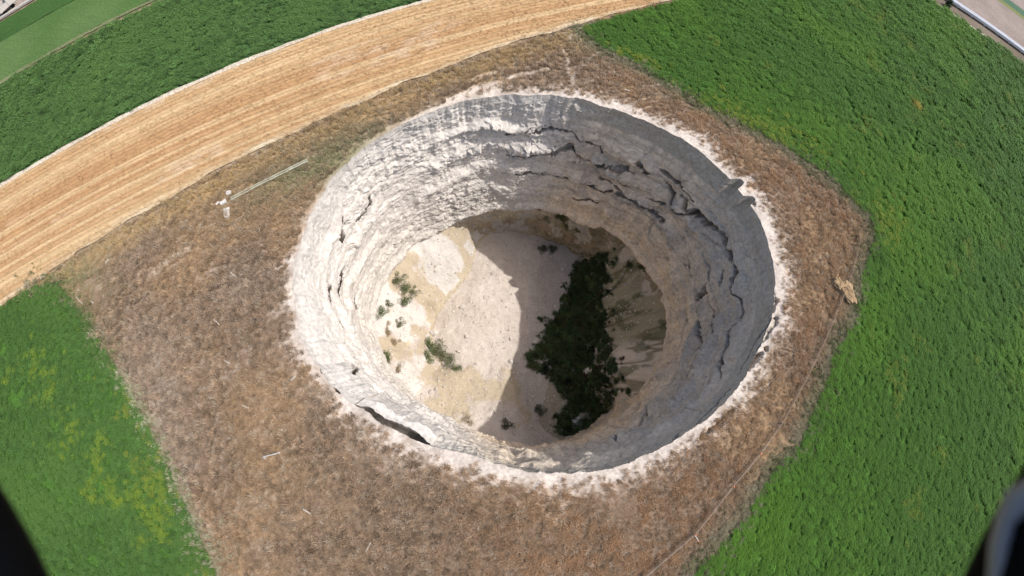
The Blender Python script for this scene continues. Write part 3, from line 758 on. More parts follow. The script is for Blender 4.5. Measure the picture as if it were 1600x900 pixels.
# left field
p = spread(LEFT, 15.0, (-95, -50, 0, 3), 50)
for c_, r_ in ((at(159, 762)[:2], .9), (at(147, 822)[:2], .5), (at(160, 848)[:2], .7)):
    dq = np.hypot(p[:, 0] - c_[0], p[:, 1] - c_[1]); p = p[(dq > r_ * (.7 + .7 * vnoise(p[:, 0] * 2, p[:, 1] * 2, 0, 9)))]
x, y = p.T; n = len(p); hb = fbm(x / 9, y / 9, 0, 4, 163); hm = fbm(x / 2.2, y / 2.2, 0, 3, 164); hy = fbm(x / 4, y / 4, 0, 5, 165, .65)
yp = sum(np.exp(-((x - a[0]) ** 2 + (y - a[1]) ** 2) / s) for a, s in ((at(100, 670), 5), (at(165, 770), 7), (at(190, 790), 5), (at(245, 770), 4), (at(235, 830), 4), (at(25, 580), 10), (at(75, 590), 8), (at(20, 490), 8), (at(160, 700), 3)))
ed = np.exp(-((x - at(240, 730)[0]) ** 2 + (y - at(240, 730)[1]) ** 2) / 9) + np.exp(-((x - at(330, 880)[0]) ** 2 + (y - at(330, 880)[1]) ** 2) / 5) + np.exp(-((x - at(195, 610)[0]) ** 2 + (y - at(195, 610)[1]) ** 2) / 7)
tt = tints((.078, .165, .036), .14, n, ((.10, .20, .042), sstep(0, .6, hb) * .7), ((.19, .27, .03), (rng.random(n) < np.clip(yp * 1.2 * sstep(-.1, .6, hy + .6 * hm), 0, .7)) * rng.uniform(.4, 1, n)), ((.20, .24, .035), (rng.random(n) < np.clip(ed * (.3 + .4 * hm), 0, .35)) * .8))
sel = hm > -.75
scatter("alfalfa_crop", "dense green crop plants with yellowing patches in the left field", np.c_[x, y, np.full(n, .02)][sel], np.clip((.78 + .12 * hm + .15 * rng.normal(0, 1, n)) * np.clip(np.hypot(x, y) / 50, 1, 3), .4, 3.5)[sel], tt[sel], leafA)
# dark field
bp = [tuple(np.array(A1) + FD * k + FN * o_) for k, o_ in ((-70, .9), (150, .9), (150, 25), (-70, 25))]
p = spread(bp, 7.0, (-150, -60, 90, 160), 60)
x, y = p.T; n = len(p); hb = fbm(x / 10, y / 10, 0, 4, 166)
tt = tints((.092, .178, .048), .2, n, ((.108, .205, .052), sstep(0, .6, hb) * .7))
scatter("beet_crop", "dark green leafy plants beyond the stubble field", np.c_[x, y, np.full(n, .02)], np.clip((1 + .2 * rng.normal(0, 1, n)) * np.clip(np.hypot(x, y) / 50, 1, 3), .4, 3.5), tt, leafA)
# brown parcel
n = 190000
x = rng.uniform(-62, 54, n); y = rng.uniform(-34, 72, n)
d = np.hypot(x - C0[0], y - C0[1]); a_ = np.arctan2(y - C0[1], x - C0[0]); rd = d - np.interp(a_, ang, rim, period=2 * np.pi)
dBp = (x + 61.5) * -bd[1] + (y + 4.1) * bd[0]
alp = x * math.cos(ROW) + y * math.sin(ROW); acp = -x * math.sin(ROW) + y * math.cos(ROW)
nsp = fbm(alp / 5, acp / .45, 0, 4, 133); nzp = fbm(x / 3, y / 3, 0, 4, 137); nmp = fbm(x / 1.3, y / 1.3, 0, 4, 134); nbp = fbm(x / 9, y / 9, 0, 4, 132)
awp = np.degrees(a_)
widp = 1.3 + 1.3 * np.exp(-((awp - 10) / 28) ** 2) + .9 * np.exp(-((awp - 60) / 30) ** 2) + .8 * np.exp(-((awp + 85) / 25) ** 2) - 0.9 * np.exp(-((np.abs(awp) - 178) / 30) ** 2) - .6 * np.exp(-((awp - 138) / 16) ** 2)
ok = (rd > .5) & (rd > widp + .7 * nzp + .8 * nsp + .8 * nmp + rng.normal(0, .9, n) - .3) & ~in_poly(x, y, RIGHT) & ~in_poly(x, y, LEFT) & (dBp < -.2)
for pts, w_, k_ in TRP:
    ok &= ~((pdist(x, y, pts) < w_ * 1.1) & (rng.random(len(x)) < k_ * .95))
x, y, rd, dBp, nbp, nmp, alp = x[ok], y[ok], rd[ok], dBp[ok], nbp[ok], nmp[ok], alp[ok]; n = len(x)
dR = np.exp(-(pdist(x, y, [np.array(v_) for v_ in RIGHT[:28]]) / 1.7) ** 2)      # olive weeds near the right field
olv_ = np.exp(-(((alp - 1) ** 2) / 90 + ((dBp + 6.0) ** 2) / 7)) + .8 * np.exp(-((x + 49) ** 2 / 25 + (y - 3) ** 2 / 14)) + .7 * np.exp(-((x - 2) ** 2 + (y - 57) ** 2) / 12)
tt = tints((.32, .228, .15), .36, n, ((.40, .245, .135), sstep(-5, 12, x) * (.45 + .5 * sstep(-.3, .4, nmp))), ((.42, .29, .17), sstep(0, .5, nbp) * .6), ((.40, .36, .32), sstep(.1, .6, -nbp) * .18 * sstep(0, 10, -18 - x)), ((.50, .36, .17), np.exp(-((dBp + 1.6) / 1.7) ** 2) * .8), ((.50, .42, .32), (rng.random(n) < .12) * .8), ((.13, .095, .06), (rng.random(n) < .14) * .8), ((.24, .25, .12), np.clip(olv_, 0, 1) * .8 * (rng.random(n) < .75)), ((.30, .30, .19), np.clip(dR, 0, .7)))
scatter("dry_grass", "brown dry grass covering the ground around the sinkhole", np.c_[x, y, np.full(n, .0)], np.clip(1.05 + .5 * nmp + .3 * rng.normal(0, 1, n), .35, 2.3), tt, dryA)
# rough weeds along the borders of the plot
bor = []
for pl_, i0, i1 in ((RIGHT, 0, 29), (LEFT, 0, 11)):
    for a, b in zip(pl_[i0:i1 - 1], pl_[i0 + 1:i1]):
        a, b = np.array(a), np.array(b); L = np.hypot(*(b - a)); m_ = int(L * 60); t_ = rng.random(m_)
        bor.append(np.c_[a[0] + (b - a)[0] * t_, a[1] + (b - a)[1] * t_, np.full(m_, 0. if pl_ is RIGHT else 1.)])
bor = np.concatenate(bor); n = len(bor)
side = rng.normal(0, 1.0, (n, 2)) * (.55 + .9 * np.clip(fbm(bor[:, 0] / 3, bor[:, 1] / 3, 0, 3, 190) + .3, 0, 1))[:, None]
x, y, isl = bor[:, 0] + side[:, 0], bor[:, 1] + side[:, 1], bor[:, 2]
ok = (rng.random(n) < .75) & (y < 70) & (np.abs(x) < 75); x, y, isl = x[ok], y[ok], isl[ok]; n = len(x); wn_ = fbm(x / 2.5, y / 2.5, 0, 3, 191)
tt = tints((.24, .245, .13), .25, n, ((.42, .37, .26), sstep(-.05, .4, wn_) * .9), ((.16, .21, .07), sstep(.05, .5, -wn_) * .8), ((.46, .46, .31), (isl > .5) * (y < -4) * (rng.random(n) < .55) * .9))
scatter("weeds", "pale olive weeds along the edges of the brown plot", np.c_[x, y, np.full(n, .02)], np.clip(rng.normal(.85, .25, n), .3, 1.5), tt, grassA + dryA)
# straw on the stubble
n = 22000
k0 = rng.uniform(-40, 140, n); k1_ = rng.random(n)
xa = Aq[0] + FD[0] * k0; ya = Aq[1] + FD[1] * k0; xb = Bq[0] + bd[0] * k0; yb = Bq[1] + bd[1] * k0
x = xa * (1 - k1_) + xb * k1_; y = ya * (1 - k1_) + yb * k1_
wdp = np.hypot(xa - xb, ya - yb) * k1_; rp = fbm(wdp / .6, k0 / 200, 0, 4, 152, .7); rq = fbm(wdp / 2.4, k0 / 30, 0, 3, 153)
tt = tints((.47, .325, .18), .18, n, ((.56, .415, .24), sstep(0, .4, rp) * .9), ((.60, .50, .36), sstep(.1, .4, rq) * .35), ((.40, .24, .12), sstep(.05, .45, -rp) * .9))
scatter("straw", "cut straw lying along the stubble rows", np.c_[x, y, np.full(n, .08)], rng.uniform(.3, .6, n), tt, dryA)

# ---------------------------------------------------------------- rocks
def rock_vf(seed, sub=1, jag=.28, flat=.75):
    bm = bmesh.new(); bmesh.ops.create_icosphere(bm, subdivisions=sub, radius=1)
    if sub > 3: jag = .42
    r = np.random.default_rng(seed); o_ = r.uniform(-50, 50, 3)
    V = []
    for v in bm.verts:
        k = 1 + jag * float(fbm(v.co.x * 1.3 + o_[0], v.co.y * 1.3 + o_[1], v.co.z * 1.3 + o_[2], 3 if sub < 4 else 6, seed, .5 if sub < 4 else .68)) * 1.6
        V.append((v.co.x * k, v.co.y * k * .85, v.co.z * k * flat))
    F = [tuple(v.index for v in f.verts) for f in bm.faces]; bm.free(); return V, F
stones = [proto("stone", rock_vf(200 + k), M_stone) for k in range(4)]
n = 26000
x = rng.uniform(C0[0] - 24, C0[0] + 24, n); y = rng.uniform(C0[1] - 24, C0[1] + 24, n)
rf = np.hypot(x - C0[0], y - C0[1]); af = np.arctan2(y - C0[1], x - C0[0])
cl = fbm(x / 4, y / 4, 0, 4, 170)
ok = (rf < np.interp(af, ang, rr[int(36 / (D + 5) * (NV - 1))], period=2 * np.pi) - .3) & (rng.random(n) < .35 + .9 * np.clip(cl, 0, 1))
x, y = x[ok], y[ok]; n = len(x)
sz = np.clip(rng.lognormal(-2.65, .55, n), .03, .5)
scatter("scree", "small pale stones strewn over the pit floor", np.c_[x, y, floor_z(x, y) + sz * .2], sz, tints((.52, .47, .42), .12, n), stones, tilt=.5)

M_bld = mat_plain("pale_boulder", (.50, .46, .41), (.62, .58, .53), 2.0, .95, .1, .6, .08)
M_sand = mat_plain("tan_earth", (.25, .17, .095), (.42, .30, .175), 2.2, .95, .1, 1.0, .25)
def rock_obj(name, label, cat, p, s, seed, m, group=None, flat=.7, rz=0.):
    me = raw_mesh(name, *rock_vf(seed, 4 if s[0] > 2 else 3, .34, flat), smooth=False)
    o = obj(name, me, m, None, (p[0], p[1], p[2] + s[2] * .25)); o.scale = s; o.rotation_euler = (0, 0, rz); tag(o, label, cat, group); return o
BO = [((680, 520), .75, "white boulder at the upper end of the sunlit bush patch"), ((668, 525), .5, "smaller white boulder left of the sunlit bush patch's boulder"),
      ((798, 530), .4, "boulder at the shadow edge on the scree cone, upper one"), ((798, 565), .45, "boulder on the shadow edge of the scree cone, lower one"),
      ((836, 536), .40, "pale boulder at the tip of the dark thicket, topmost of three"), ((832, 545), .55, "largest pale boulder at the tip of the dark thicket"), ((840, 546), .42, "pale boulder at the tip of the dark thicket, right one of three"),
      ((722, 480), .4, "dark sided boulder in the middle of the sunlit scree"), ((729, 525), .35, "small grey boulder low on the sunlit scree"), ((717, 549), .38, "small boulder beside the lower right end of the green bushes"),
      ((812, 413), .4, "grey boulder in the shaded upper part of the scree"), ((917, 580), .55, "white boulder poking out of the middle of the dark thicket")]
for k, ((px, py), s, lb) in enumerate(BO):
    rock_obj("boulder", lb, "boulder", pit(px, py), (s, s * .9, s), 300 + k, M_bld, "boulders on the sinkhole floor", .75, k)
rock_obj("earth_mound", "tan lump of earth beside the fence on the right", "mound", at(1316, 455), (2.2, 1.3, 1.2), 333, M_sand, None, .7, R(-32))

# ---------------------------------------------------------------- shrubs and the thicket in the pit
def bush_mesh(seed, n, rad, hgt, leaf):
    r = np.random.default_rng(seed); lob = [(r.normal(0, .45), r.normal(0, .45), r.uniform(.35, .8), r.uniform(.35, .65)) for _ in range(7)]
    V = []; F = []
    for k in range(n):
        lx, ly, lz, lr = lob[r.integers(0, 7)]
        d = r.normal(0, 1, 3); d /= np.linalg.norm(d); q_ = lr * r.uniform(.55, 1.0)
        c_ = np.array([(lx + d[0] * q_) * rad, (ly + d[1] * q_) * rad, max(.03, (lz + d[2] * q_) * hgt)])
        u = r.normal(0, 1, 3); u /= np.linalg.norm(u); w_ = np.cross(u, d + .3 * r.normal(0, 1, 3)); w_ /= np.linalg.norm(w_) + 1e-9
        L_ = leaf * r.uniform(.6, 1.4)
        V += [c_ - u * L_, c_ + w_ * L_ * .45, c_ + u * L_, c_ - w_ * L_ * .45]; i = len(V) - 4; F.append((i, i + 1, i + 2, i + 3))
    return V, F
def stem_mesh(seed, rad, hgt, m):
    r = np.random.default_rng(seed); bm = bmesh.new()
    for k in range(6):
        a = r.uniform(0, 6.28); tip = Vector((math.cos(a) * rad * .55, math.sin(a) * rad * .55, hgt * r.uniform(.7, 1)))
        n_ = 5; b0 = [bm.verts.new((.06 * math.cos(t * 6.283 / n_), .06 * math.sin(t * 6.283 / n_), -.1)) for t in range(n_)]
        b1 = [bm.verts.new(tip * .5 + Vector((.035 * math.cos(t * 6.283 / n_), .035 * math.sin(t * 6.283 / n_), .1))) for t in range(n_)]
        e = bm.verts.new(tip)
        for t in range(n_):
            bm.faces.new((b0[t], b0[(t + 1) % n_], b1[(t + 1) % n_], b1[t])); bm.faces.new((b1[t], b1[(t + 1) % n_], e))
    me = bpy.data.meshes.new("stem"); bm.to_mesh(me); bm.free(); me.materials.append(m); return me
def mat_foliage(name, c0, c1):
    m, t, b = nt(name, .6, .25)
    g_ = N(t, "ShaderNodeTexCoord"); n1_ = noise(t, g_.outputs["Object"], 3.0, 4, .7)
    cc_ = ramp(t, n1_, [(.35, c0), (.65, c1)]); t.links.new(cc_, b.inputs["Base Color"])
    tr = N(t, "ShaderNodeBsdfTranslucent"); t.links.new(cc_, tr.inputs[0]); mx = N(t, "ShaderNodeMixShader"); mx.inputs[0].default_value = .25
    t.links.new(b.outputs[0], mx.inputs[1]); t.links.new(tr.outputs[0], mx.inputs[2]); t.links.new(mx.outputs[0], t.nodes["Material Output"].inputs[0]); return m
M_bushA = mat_foliage("olive_foliage", (.13, .15, .075), (.23, .245, .13))
M_bushB = mat_foliage("green_foliage", (.10, .145, .06), (.18, .225, .10))
M_bushD = mat_foliage("dry_brown_foliage", (.27, .21, .13), (.38, .31, .20))
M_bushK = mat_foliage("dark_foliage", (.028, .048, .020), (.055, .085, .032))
M_wood = mat_plain("bark", (.16, .12, .08), (.24, .19, .13), 6, .9, .1)
shrub_me = {}
def shrub(px, py, s, h, m, label, group, onwall=False):
    if onwall:
        a, z = wall_at(px, py); i = int(-z / dz_); j = int((a + np.pi) / (2 * np.pi) * NA) % NA; p = Pw[i, j] - np.array([math.cos(a), math.sin(a), 0]) * .1
    else: p = pit(px, py)
    t = thing("shrub", label, "shrub", p, random.uniform(0, 6.28), group)
    key = (m.name, random.randrange(3))
    if key not in shrub_me:
        me = raw_mesh("foliage", *bush_mesh(400 + len(shrub_me), 900, 1.15, .9, .085)); me.materials.append(m)
        shrub_me[key] = (me, stem_mesh(500 + len(shrub_me), 1, 1, M_wood))
    f, s_m = shrub_me[key]
    o = obj("foliage", f, None, t); o2 = obj("stem", s_m, None, t)
    t.scale = (s, s, h)
    return t
GB = "green shrubs on the sunlit left slope"
for px, py, s, h, m, lb in [
    (623, 436, 1.1, 1.2, M_bushA, "dusty olive shrub, uppermost in the cluster on the sunlit left slope"),
    (634, 452, 1.2, 1.3, M_bushB, "green shrub on the sunlit left slope just below the uppermost shrub"),
    (647, 455, .9, 1.0, M_bushA, "small olive shrub at the right side of the left slope cluster"),
    (632, 470, 1.1, 1.3, M_bushB, "deep green shrub at the lower end of the left slope cluster"),
    (608, 478, .9, 1.0, M_bushA, "greyish shrub left of the deep green shrub on the left slope"),
    (595, 490, .9, 1.1, M_bushB, "leftmost green shrub at the foot of the white wall"),
    (624, 505, .8, .8, M_bushA, "sparse grey olive shrub below the left slope cluster"),
    (604, 560, 1.2, 1.8, M_bushB, "rounded single green shrub at the lower left of the pit"),
    (603, 574, 1.1, 1.6, M_bushB, "lower half of the rounded shrub pair at the lower left"),
    (622, 578, .9, .8, M_bushD, "dry brown shrub right of the rounded green shrub"),
    (674, 540, 1.3, 1.3, M_bushB, "large green shrub left of the sunlit scree"),
    (668, 556, 1.2, 1.1, M_bushB, "green shrub under the large shrub left of the sunlit scree"),
    (684, 545, 1.2, 1.2, M_bushA, "olive shrub touching the edge of the sunlit scree"),
    (694, 558, 1.2, 1.1, M_bushA, "olive shrub in the middle of the patch beside the scree"),
    (703, 567, 1.0, .9, M_bushA, "greyish shrub near the lower right end of the patch beside the scree"),
    (712, 576, .9, .8, M_bushB, "small green shrub at the lower right end of the patch beside the scree"),
    (606, 520, 1.0, .5, M_bushD, "dry brown brush on the white slope above the rounded shrub"),
    (614, 535, .9, .5, M_bushD, "dry brown brush just above the rounded green shrub"),
    (730, 658, .9, .5, M_bushD, "dry tan shrub low on the near side of the pit floor"),
    (741, 685, .9, .4, M_bushD, "small orange brown shrub nearest the lower rim inside the pit")]:
    shrub(px, py, s, h, m, lb, GB)
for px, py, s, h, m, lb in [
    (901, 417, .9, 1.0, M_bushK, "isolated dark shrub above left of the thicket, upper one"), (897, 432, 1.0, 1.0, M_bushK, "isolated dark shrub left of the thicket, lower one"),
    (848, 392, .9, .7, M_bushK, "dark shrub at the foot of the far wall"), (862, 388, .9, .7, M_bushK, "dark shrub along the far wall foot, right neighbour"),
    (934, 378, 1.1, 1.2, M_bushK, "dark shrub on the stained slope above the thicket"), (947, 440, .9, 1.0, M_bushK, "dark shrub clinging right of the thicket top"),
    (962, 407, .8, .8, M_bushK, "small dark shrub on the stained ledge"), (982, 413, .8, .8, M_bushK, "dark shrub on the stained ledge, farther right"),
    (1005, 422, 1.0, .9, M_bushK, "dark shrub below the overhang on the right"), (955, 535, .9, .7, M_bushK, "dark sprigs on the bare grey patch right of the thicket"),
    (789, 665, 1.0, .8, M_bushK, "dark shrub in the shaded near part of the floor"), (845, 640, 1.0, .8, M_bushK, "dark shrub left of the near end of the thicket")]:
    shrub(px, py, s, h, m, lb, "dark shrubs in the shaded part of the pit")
TH = [(935, 392), (952, 395), (950, 420), (945, 440), (940, 470), (945, 500), (948, 530), (958, 560), (965, 590), (962, 620), (950, 650), (935, 672), (905, 685), (880, 682), (872, 660), (885, 640), (878, 610), (850, 585), (828, 568), (822, 553), (840, 545), (852, 530), (862, 505), (880, 488), (882, 465), (892, 450), (890, 435), (905, 425), (912, 408), (925, 400)]
tp = [tuple(pit(*p)[:2]) for p in TH]
xs, ys = zip(*tp)
bushP = [proto("thicket_clump", bush_mesh(600 + k, 420, 1.0, 1.0, .15), M_leaf) for k in range(3)]
p = spread(tp, 9.0, (min(xs), min(ys), max(xs), max(ys)))
x, y = p.T; keepn = fbm(x / 1.5, y / 1.5, 0, 4, 180) > -.45
pc_ = pit(905, 660); keepn &= ~(np.hypot(x - pc_[0], y - pc_[1]) < 1.3 + .4 * fbm(x, y, 0, 2, 181))
pr_ = pit(918, 580); keepn &= ~(np.hypot(x - pr_[0], y - pr_[1]) < .9)
x, y = x[keepn], y[keepn]
hal = rng.random(len(x)) < .25; x = x + hal * rng.normal(0, 1.1, len(x)); y = y + hal * rng.normal(0, 1.1, len(x)); n = len(x)
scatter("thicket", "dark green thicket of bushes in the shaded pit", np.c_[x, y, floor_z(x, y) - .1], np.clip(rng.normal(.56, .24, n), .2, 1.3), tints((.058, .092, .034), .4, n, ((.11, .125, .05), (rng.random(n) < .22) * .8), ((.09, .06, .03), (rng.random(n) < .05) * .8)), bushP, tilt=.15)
# little pool in the thicket
mw, tw, bw = nt("pool_water", .05, .5); bw.inputs["Base Color"].default_value = (.12, .14, .13, 1); bw.inputs["Transmission Weight"].default_value = .0
pl = [(pc_[0] + 1.5 * math.cos(a) * (1 + .2 * math.sin(3 * a)), pc_[1] + 1.2 * math.sin(a) * (1 + .15 * math.cos(2 * a)), 0) for a in np.linspace(0, 6.283, 40, endpoint=False)]
wz = float(floor_z(pc_[0], pc_[1])) + .25
o = obj("pool", raw_mesh("pool", pl, [tuple(range(40))]), mw, None, (0, 0, wz)); tag(o, "small grey pool among the dark thicket", kind='structure')

# ---------------------------------------------------------------- things on the ground
def bar_mesh(a, b, w, h=None, n=6, taper=1.0):
    """a slightly irregular bar from a to b"""
    a, b = Vector(a), Vector(b); d = (b - a).normalized(); s = d.cross(Vector((0, 0, 1)))
    if s.length < .01: s = Vector((1, 0, 0))
    s.normalize(); u = s.cross(d)
    h = h or w; V = []; F = []
    segs = 5
    for k in range(segs + 1):
        c_ = a.lerp(b, k / segs); kk_ = 1 + (taper - 1) * k / segs
        for t in range(n):
            an = 6.283 * (t + .5) / n
            V.append(c_ + s * math.cos(an) * w * .5 * kk_ + u * math.sin(an) * h * .5 * kk_)
    for k in range(segs):
        for t in range(n):
            F.append((k * n + t, k * n + (t + 1) % n, (k + 1) * n + (t + 1) % n, (k + 1) * n + t))
    F.append(tuple(range(n))[::-1]); F.append(tuple(segs * n + t for t in range(n)))
    return V, F
M_conc = mat_plain("weathered_concrete", (.30, .30, .22), (.46, .45, .36), 1.5, .95, .1, .5, .03)
M_white = mat_plain("white_concrete", (.46, .43, .39), (.58, .55, .50), 3, .9, .1)
M_wplank = mat_plain("bleached_wood", (.36, .32, .27), (.50, .45, .39), 8, .9, .1)
M_dplank = mat_plain("dark_wood", (.10, .075, .055), (.17, .13, .10), 8, .9, .1)
M_brown = mat_plain("brown_wood", (.24, .17, .12), (.33, .25, .18), 8, .9, .1)
M_dull = mat_plain("dull_wood", (.26, .21, .165), (.36, .30, .24), 8, .9, .1)
M_orange = mat_plain("orange_paint", (.75, .16, .04), (.85, .22, .06), 8, .6, .3)
M_canal = mat_plain("pale_canal_concrete", (.62, .64, .67), (.72, .74, .76), .5, .8, .2)
M_black = mat_plain("black_plastic", (.002, .0024, .0035), (.003, .0035, .005), 20, .85, .05, .02, .001)

def trough(name, label, cat, a, b, w, h, m, z=0.0, thick=.10, parts=None, bend=None):
    """a U-shaped open concrete channel from a to b in equal segments, each a part"""
    a, b = np.array(a[:2], float), np.array(b[:2], float); L = np.hypot(*(b - a)); d = (b - a) / L
    ns = parts or max(1, int(L / 6)); t = thing(name, label, cat, (a[0], a[1], z), math.atan2(d[1], d[0]))
    pr_ = [(-w / 2, h), (-w / 2 + thick, h), (-w * .30, h * .40), (0, h * .25), (w * .30, h * .40), (w / 2 - thick, h), (w / 2, h), (w * .36, h * .12), (0, -.02), (-w * .36, h * .12)]
    sl = L / ns
    for k in range(ns):
        x0, x1 = k * sl + .03, (k + 1) * sl - .03; V = []; n_ = len(pr_)
        jz = random.uniform(-.03, .03); jy = random.uniform(-.05, .05)
        for xx in (x0, x1):
            V += [(xx, yy + jy, zz_ + jz) for yy, zz_ in pr_]
        F = [(i, (i + 1) % n_, n_ + (i + 1) % n_, n_ + i) for i in range(n_)]
        F += [(0, 9, 8, 3, 2, 1), (3, 8, 7, 6, 5, 4), (n_ + 1, n_ + 2, n_ + 3, n_ + 8, n_ + 9, n_), (n_ + 4, n_ + 5, n_ + 6, n_ + 7, n_ + 8, n_ + 3)]
        obj("segment", raw_mesh("segment", V, F), m, t)
    return t
trough("irrigation_channel", "old grey green concrete irrigation channel lying in the grass left of the hole", "channel", at(361, 313), at(482, 252), .42, .30, M_conc, .02, .09, 4)
trough("concrete_canal", "long white raised concrete canal across the upper right corner", "canal", (95, 137.0), (190, 137.3), 2.0, 1.0, M_canal, .35, .18, 16)
t = bpy.data.objects["concrete_canal"]
for k in range(17):
    V, F = bar_mesh((k * 5.94, 0, -.38), (k * 5.94, 0, .12), .9, .9, 4); obj("support", raw_mesh("support", V, F), M_canal, t)
p0, p1 = np.array([-137.0, 20.5]), np.array([-92.0, 64.5])
V, F = bar_mesh((p0[0], p0[1], .25), (p1[0], p1[1], .25), .55, .5, 4)
dI = np.array([4.8, 5.0]) / np.hypot(4.8, 5.0)
ie = np.array([-113.8, 42.3]); trough("roadside_channel", "cream coloured concrete channel between far green field and dirt road", "channel", ie - dI * 30, ie + dI * 40, .7, .5, M_white, .05, .12, 12)

def slab(p, sx_, sy_, h, rz, m, label, seed, name="concrete_slab", cat="slab", group="concrete pieces beside the old channel"):
    r = np.random.default_rng(seed); V = []
    cs = [(-.5, -.5), (-.1, -.52), (.5, -.5), (.52, .05), (.5, .5), (-.05, .48), (-.5, .5)]
    cs = [(a + r.normal(0, .035), b + r.normal(0, .035)) for a, b in cs]
    V = [(a * sx_, b * sy_, -.04) for a, b in cs] + [(a * sx_ * .95, b * sy_ * .95, h) for a, b in cs]
    n_ = len(cs); F = [(i, (i + 1) % n_, n_ + (i + 1) % n_, n_ + i) for i in range(n_)] + [tuple(range(n_, 2 * n_)), tuple(range(n_))[::-1]]
    o = obj(name, raw_mesh(name, V, F), m, None, (p[0], p[1], p[2])); o.rotation_euler = (R(4), R(-5), rz); tag(o, label, cat, group); return o
slab(at(355, 333), .75, 1.25, .22, R(28), M_white, "largest white concrete slab at the lower end of the old channel", 1)
slab(at(358, 302), .6, .5, .25, R(20), M_white, "small white concrete block above the old channel's lower end", 2)
slab(at(350, 317), .9, .45, .3, R(40), M_white, "broken pale block at the very end of the old channel", 3)
slab(at(341, 318), .5, .25, .2, R(60), M_white, "narrow pale fragment left of the channel end", 4)

def plank(pa_, pb_, w, m, label, name="plank", cat="plank", z=.14, group="boards and sticks lying in the dry grass", h=None):
    a, b = at(*pa_), at(*pb_); c_ = (a + b) / 2
    V, F = bar_mesh(Vector(a - c_) + Vector((0, 0, z)), Vector(b - c_) + Vector((0, 0, z + .1)), w, h or w * .6, 4)
    o = obj(name, raw_mesh(name, V, F), m, None, (c_[0], c_[1], 0)); tag(o, label, cat, group); return o
for a, b, w, m, lb in [
    ((444, 307), (462, 312), .16, M_dplank, "dark board just below the old irrigation channel"),
    ((404, 354), (407, 363), .10, M_wplank, "short pale stick between the channel and the hole"),
    ((361, 426), (371, 435), .16, M_wplank, "pale board in the open grass left of the hole"),
    ((335, 499), (344, 508), .14, M_wplank, "pale slanted stick left of the hole, between two other sticks"),
    ((351, 563), (361, 569), .18, M_wplank, "pale broken board on the grey grass patch left of the hole"),
    ((120, 464), (131, 476), .22, M_wplank, "two joined pale boards near the left green field's corner"),
    ((142, 470), (148, 475), .16, M_wplank, "small bent pale stick right of the joined boards"),
    ((64, 436), (73, 432), .25, M_wplank, "small tan board at the pale path beside the left field"),
    ((82, 428), (101, 414), .20, M_dplank, "black beam lying at the stubble edge near the left field"),
    ((166, 414), (171, 406), .22, M_wplank, "white scrap in the grass near the stubble edge"),
    ((378, 633), (390, 638), .18, M_wplank, "low pale stick in the grass left of the rim crack"),
    ((474, 795), (486, 802), .18, M_wplank, "pale stick lying below the hole at the left"),
    ((498, 813), (506, 818), .12, M_wplank, "tiny pale chip below and right of the stick under the hole"),
    ((572, 862), (580, 847), .12, M_wplank, "thin upright looking stick near the bottom edge"),
    ((975, 141), (983, 144), .25, M_wplank, "white lump of board beyond the far rim"),
    ((1098, 214), (1107, 208), .16, M_wplank, "pale stick beyond the upper right rim"),
    ((996, 158), (1003, 146), .12, M_brown, "thin brown stick beyond the far rim"),
    ((1255, 312), (1262, 296), .10, M_dplank, "thin dark stick on the brown ground right of the rim bites"),
    ((455, 595), (463, 588), .20, M_wplank, "pale chip right at the left rim")]:
    plank(a, b, w, m, lb)
plank((241, 625), (268, 688), .10, M_dplank, "long thin dark cable on the ground by the left field", "cable", "cable", .06, None)
t = thing("marker_post", "toppled white post with a concrete foot in the grass left of the rim", "post", at(413, 714))
e = at(437, 707, .9) - at(413, 714)
V, F = bar_mesh((0, 0, .25), tuple(e), .13, .13, 8); obj("post", raw_mesh("post", V, F), M_white, t)
obj("foot", raw_mesh("foot", *rock_vf(340, 1, .2, .6)), M_white, t).scale = (.32, .26, .25)

# leaning barrier fence along the right side of the plot
FP = [(1340, 360), (1334, 400), (1322, 440), (1305, 482), (1285, 530), (1250, 600), (1216, 662), (1181, 710), (1139, 760), (1080, 834), (1040, 868), (1000, 902)]
t0 = at(*FP[0]); t = thing("barrier_fence", "low post and rail barrier running between the hole and the right green field", "fence", t0)
tops = []
for k, pq in enumerate(FP):
    g0 = at(*pq) - t0; a = Vector((g0[0] + .5, g0[1] - .1, 0)) if k % 3 else Vector((g0[0], g0[1], 0)); b = Vector((g0[0], g0[1], .95)); tops.append(b)
    V, F = bar_mesh(a, b, .07, .07, 6); po = obj("post", raw_mesh("post", V, F), M_white if k in (7, 9) else M_brown, t)
    if k in (7, 8, 9):
        V, F = bar_mesh(b - Vector((0, 0, .08)), b + Vector((0, 0, .12)), .13, .13, 6); obj("cap", raw_mesh("cap", V, F), M_orange, po)
for k in range(len(tops) - 1):
    a, b = tops[k], tops[k + 1]; V, F = bar_mesh(a - Vector((0, 0, .1)), b - Vector((0, 0, .1)), .08, .08, 5); obj("rail", raw_mesh("rail", V, F), M_dull if k in (6, 7, 8, 9, 10) else M_brown, t)
    V, F = bar_mesh(a - Vector((.0, 0, .5)), b - Vector((.0, 0, .45)), .09, .09, 4); obj("shadow_wire", raw_mesh("shadow_wire", V, F), M_dplank, t)  # wire thickened and darkened so it also draws the fence's shadow line
g0 = at(1080, 834); t = thing("brace_pole", "red tipped white pole lying beside the barrier at the lower right", "pole", g0)
e = at(1093, 848) - g0; V, F = bar_mesh((.1, 0, .5), (e[0], e[1], .05), .08, .08, 6); obj("pole", raw_mesh("pole", V, F), M_white, t)
V, F = bar_mesh((e[0] * .8, e[1] * .8, .14), (e[0], e[1], .05), .10, .10, 6); obj("tip", raw_mesh("tip", V, F), M_orange, t)

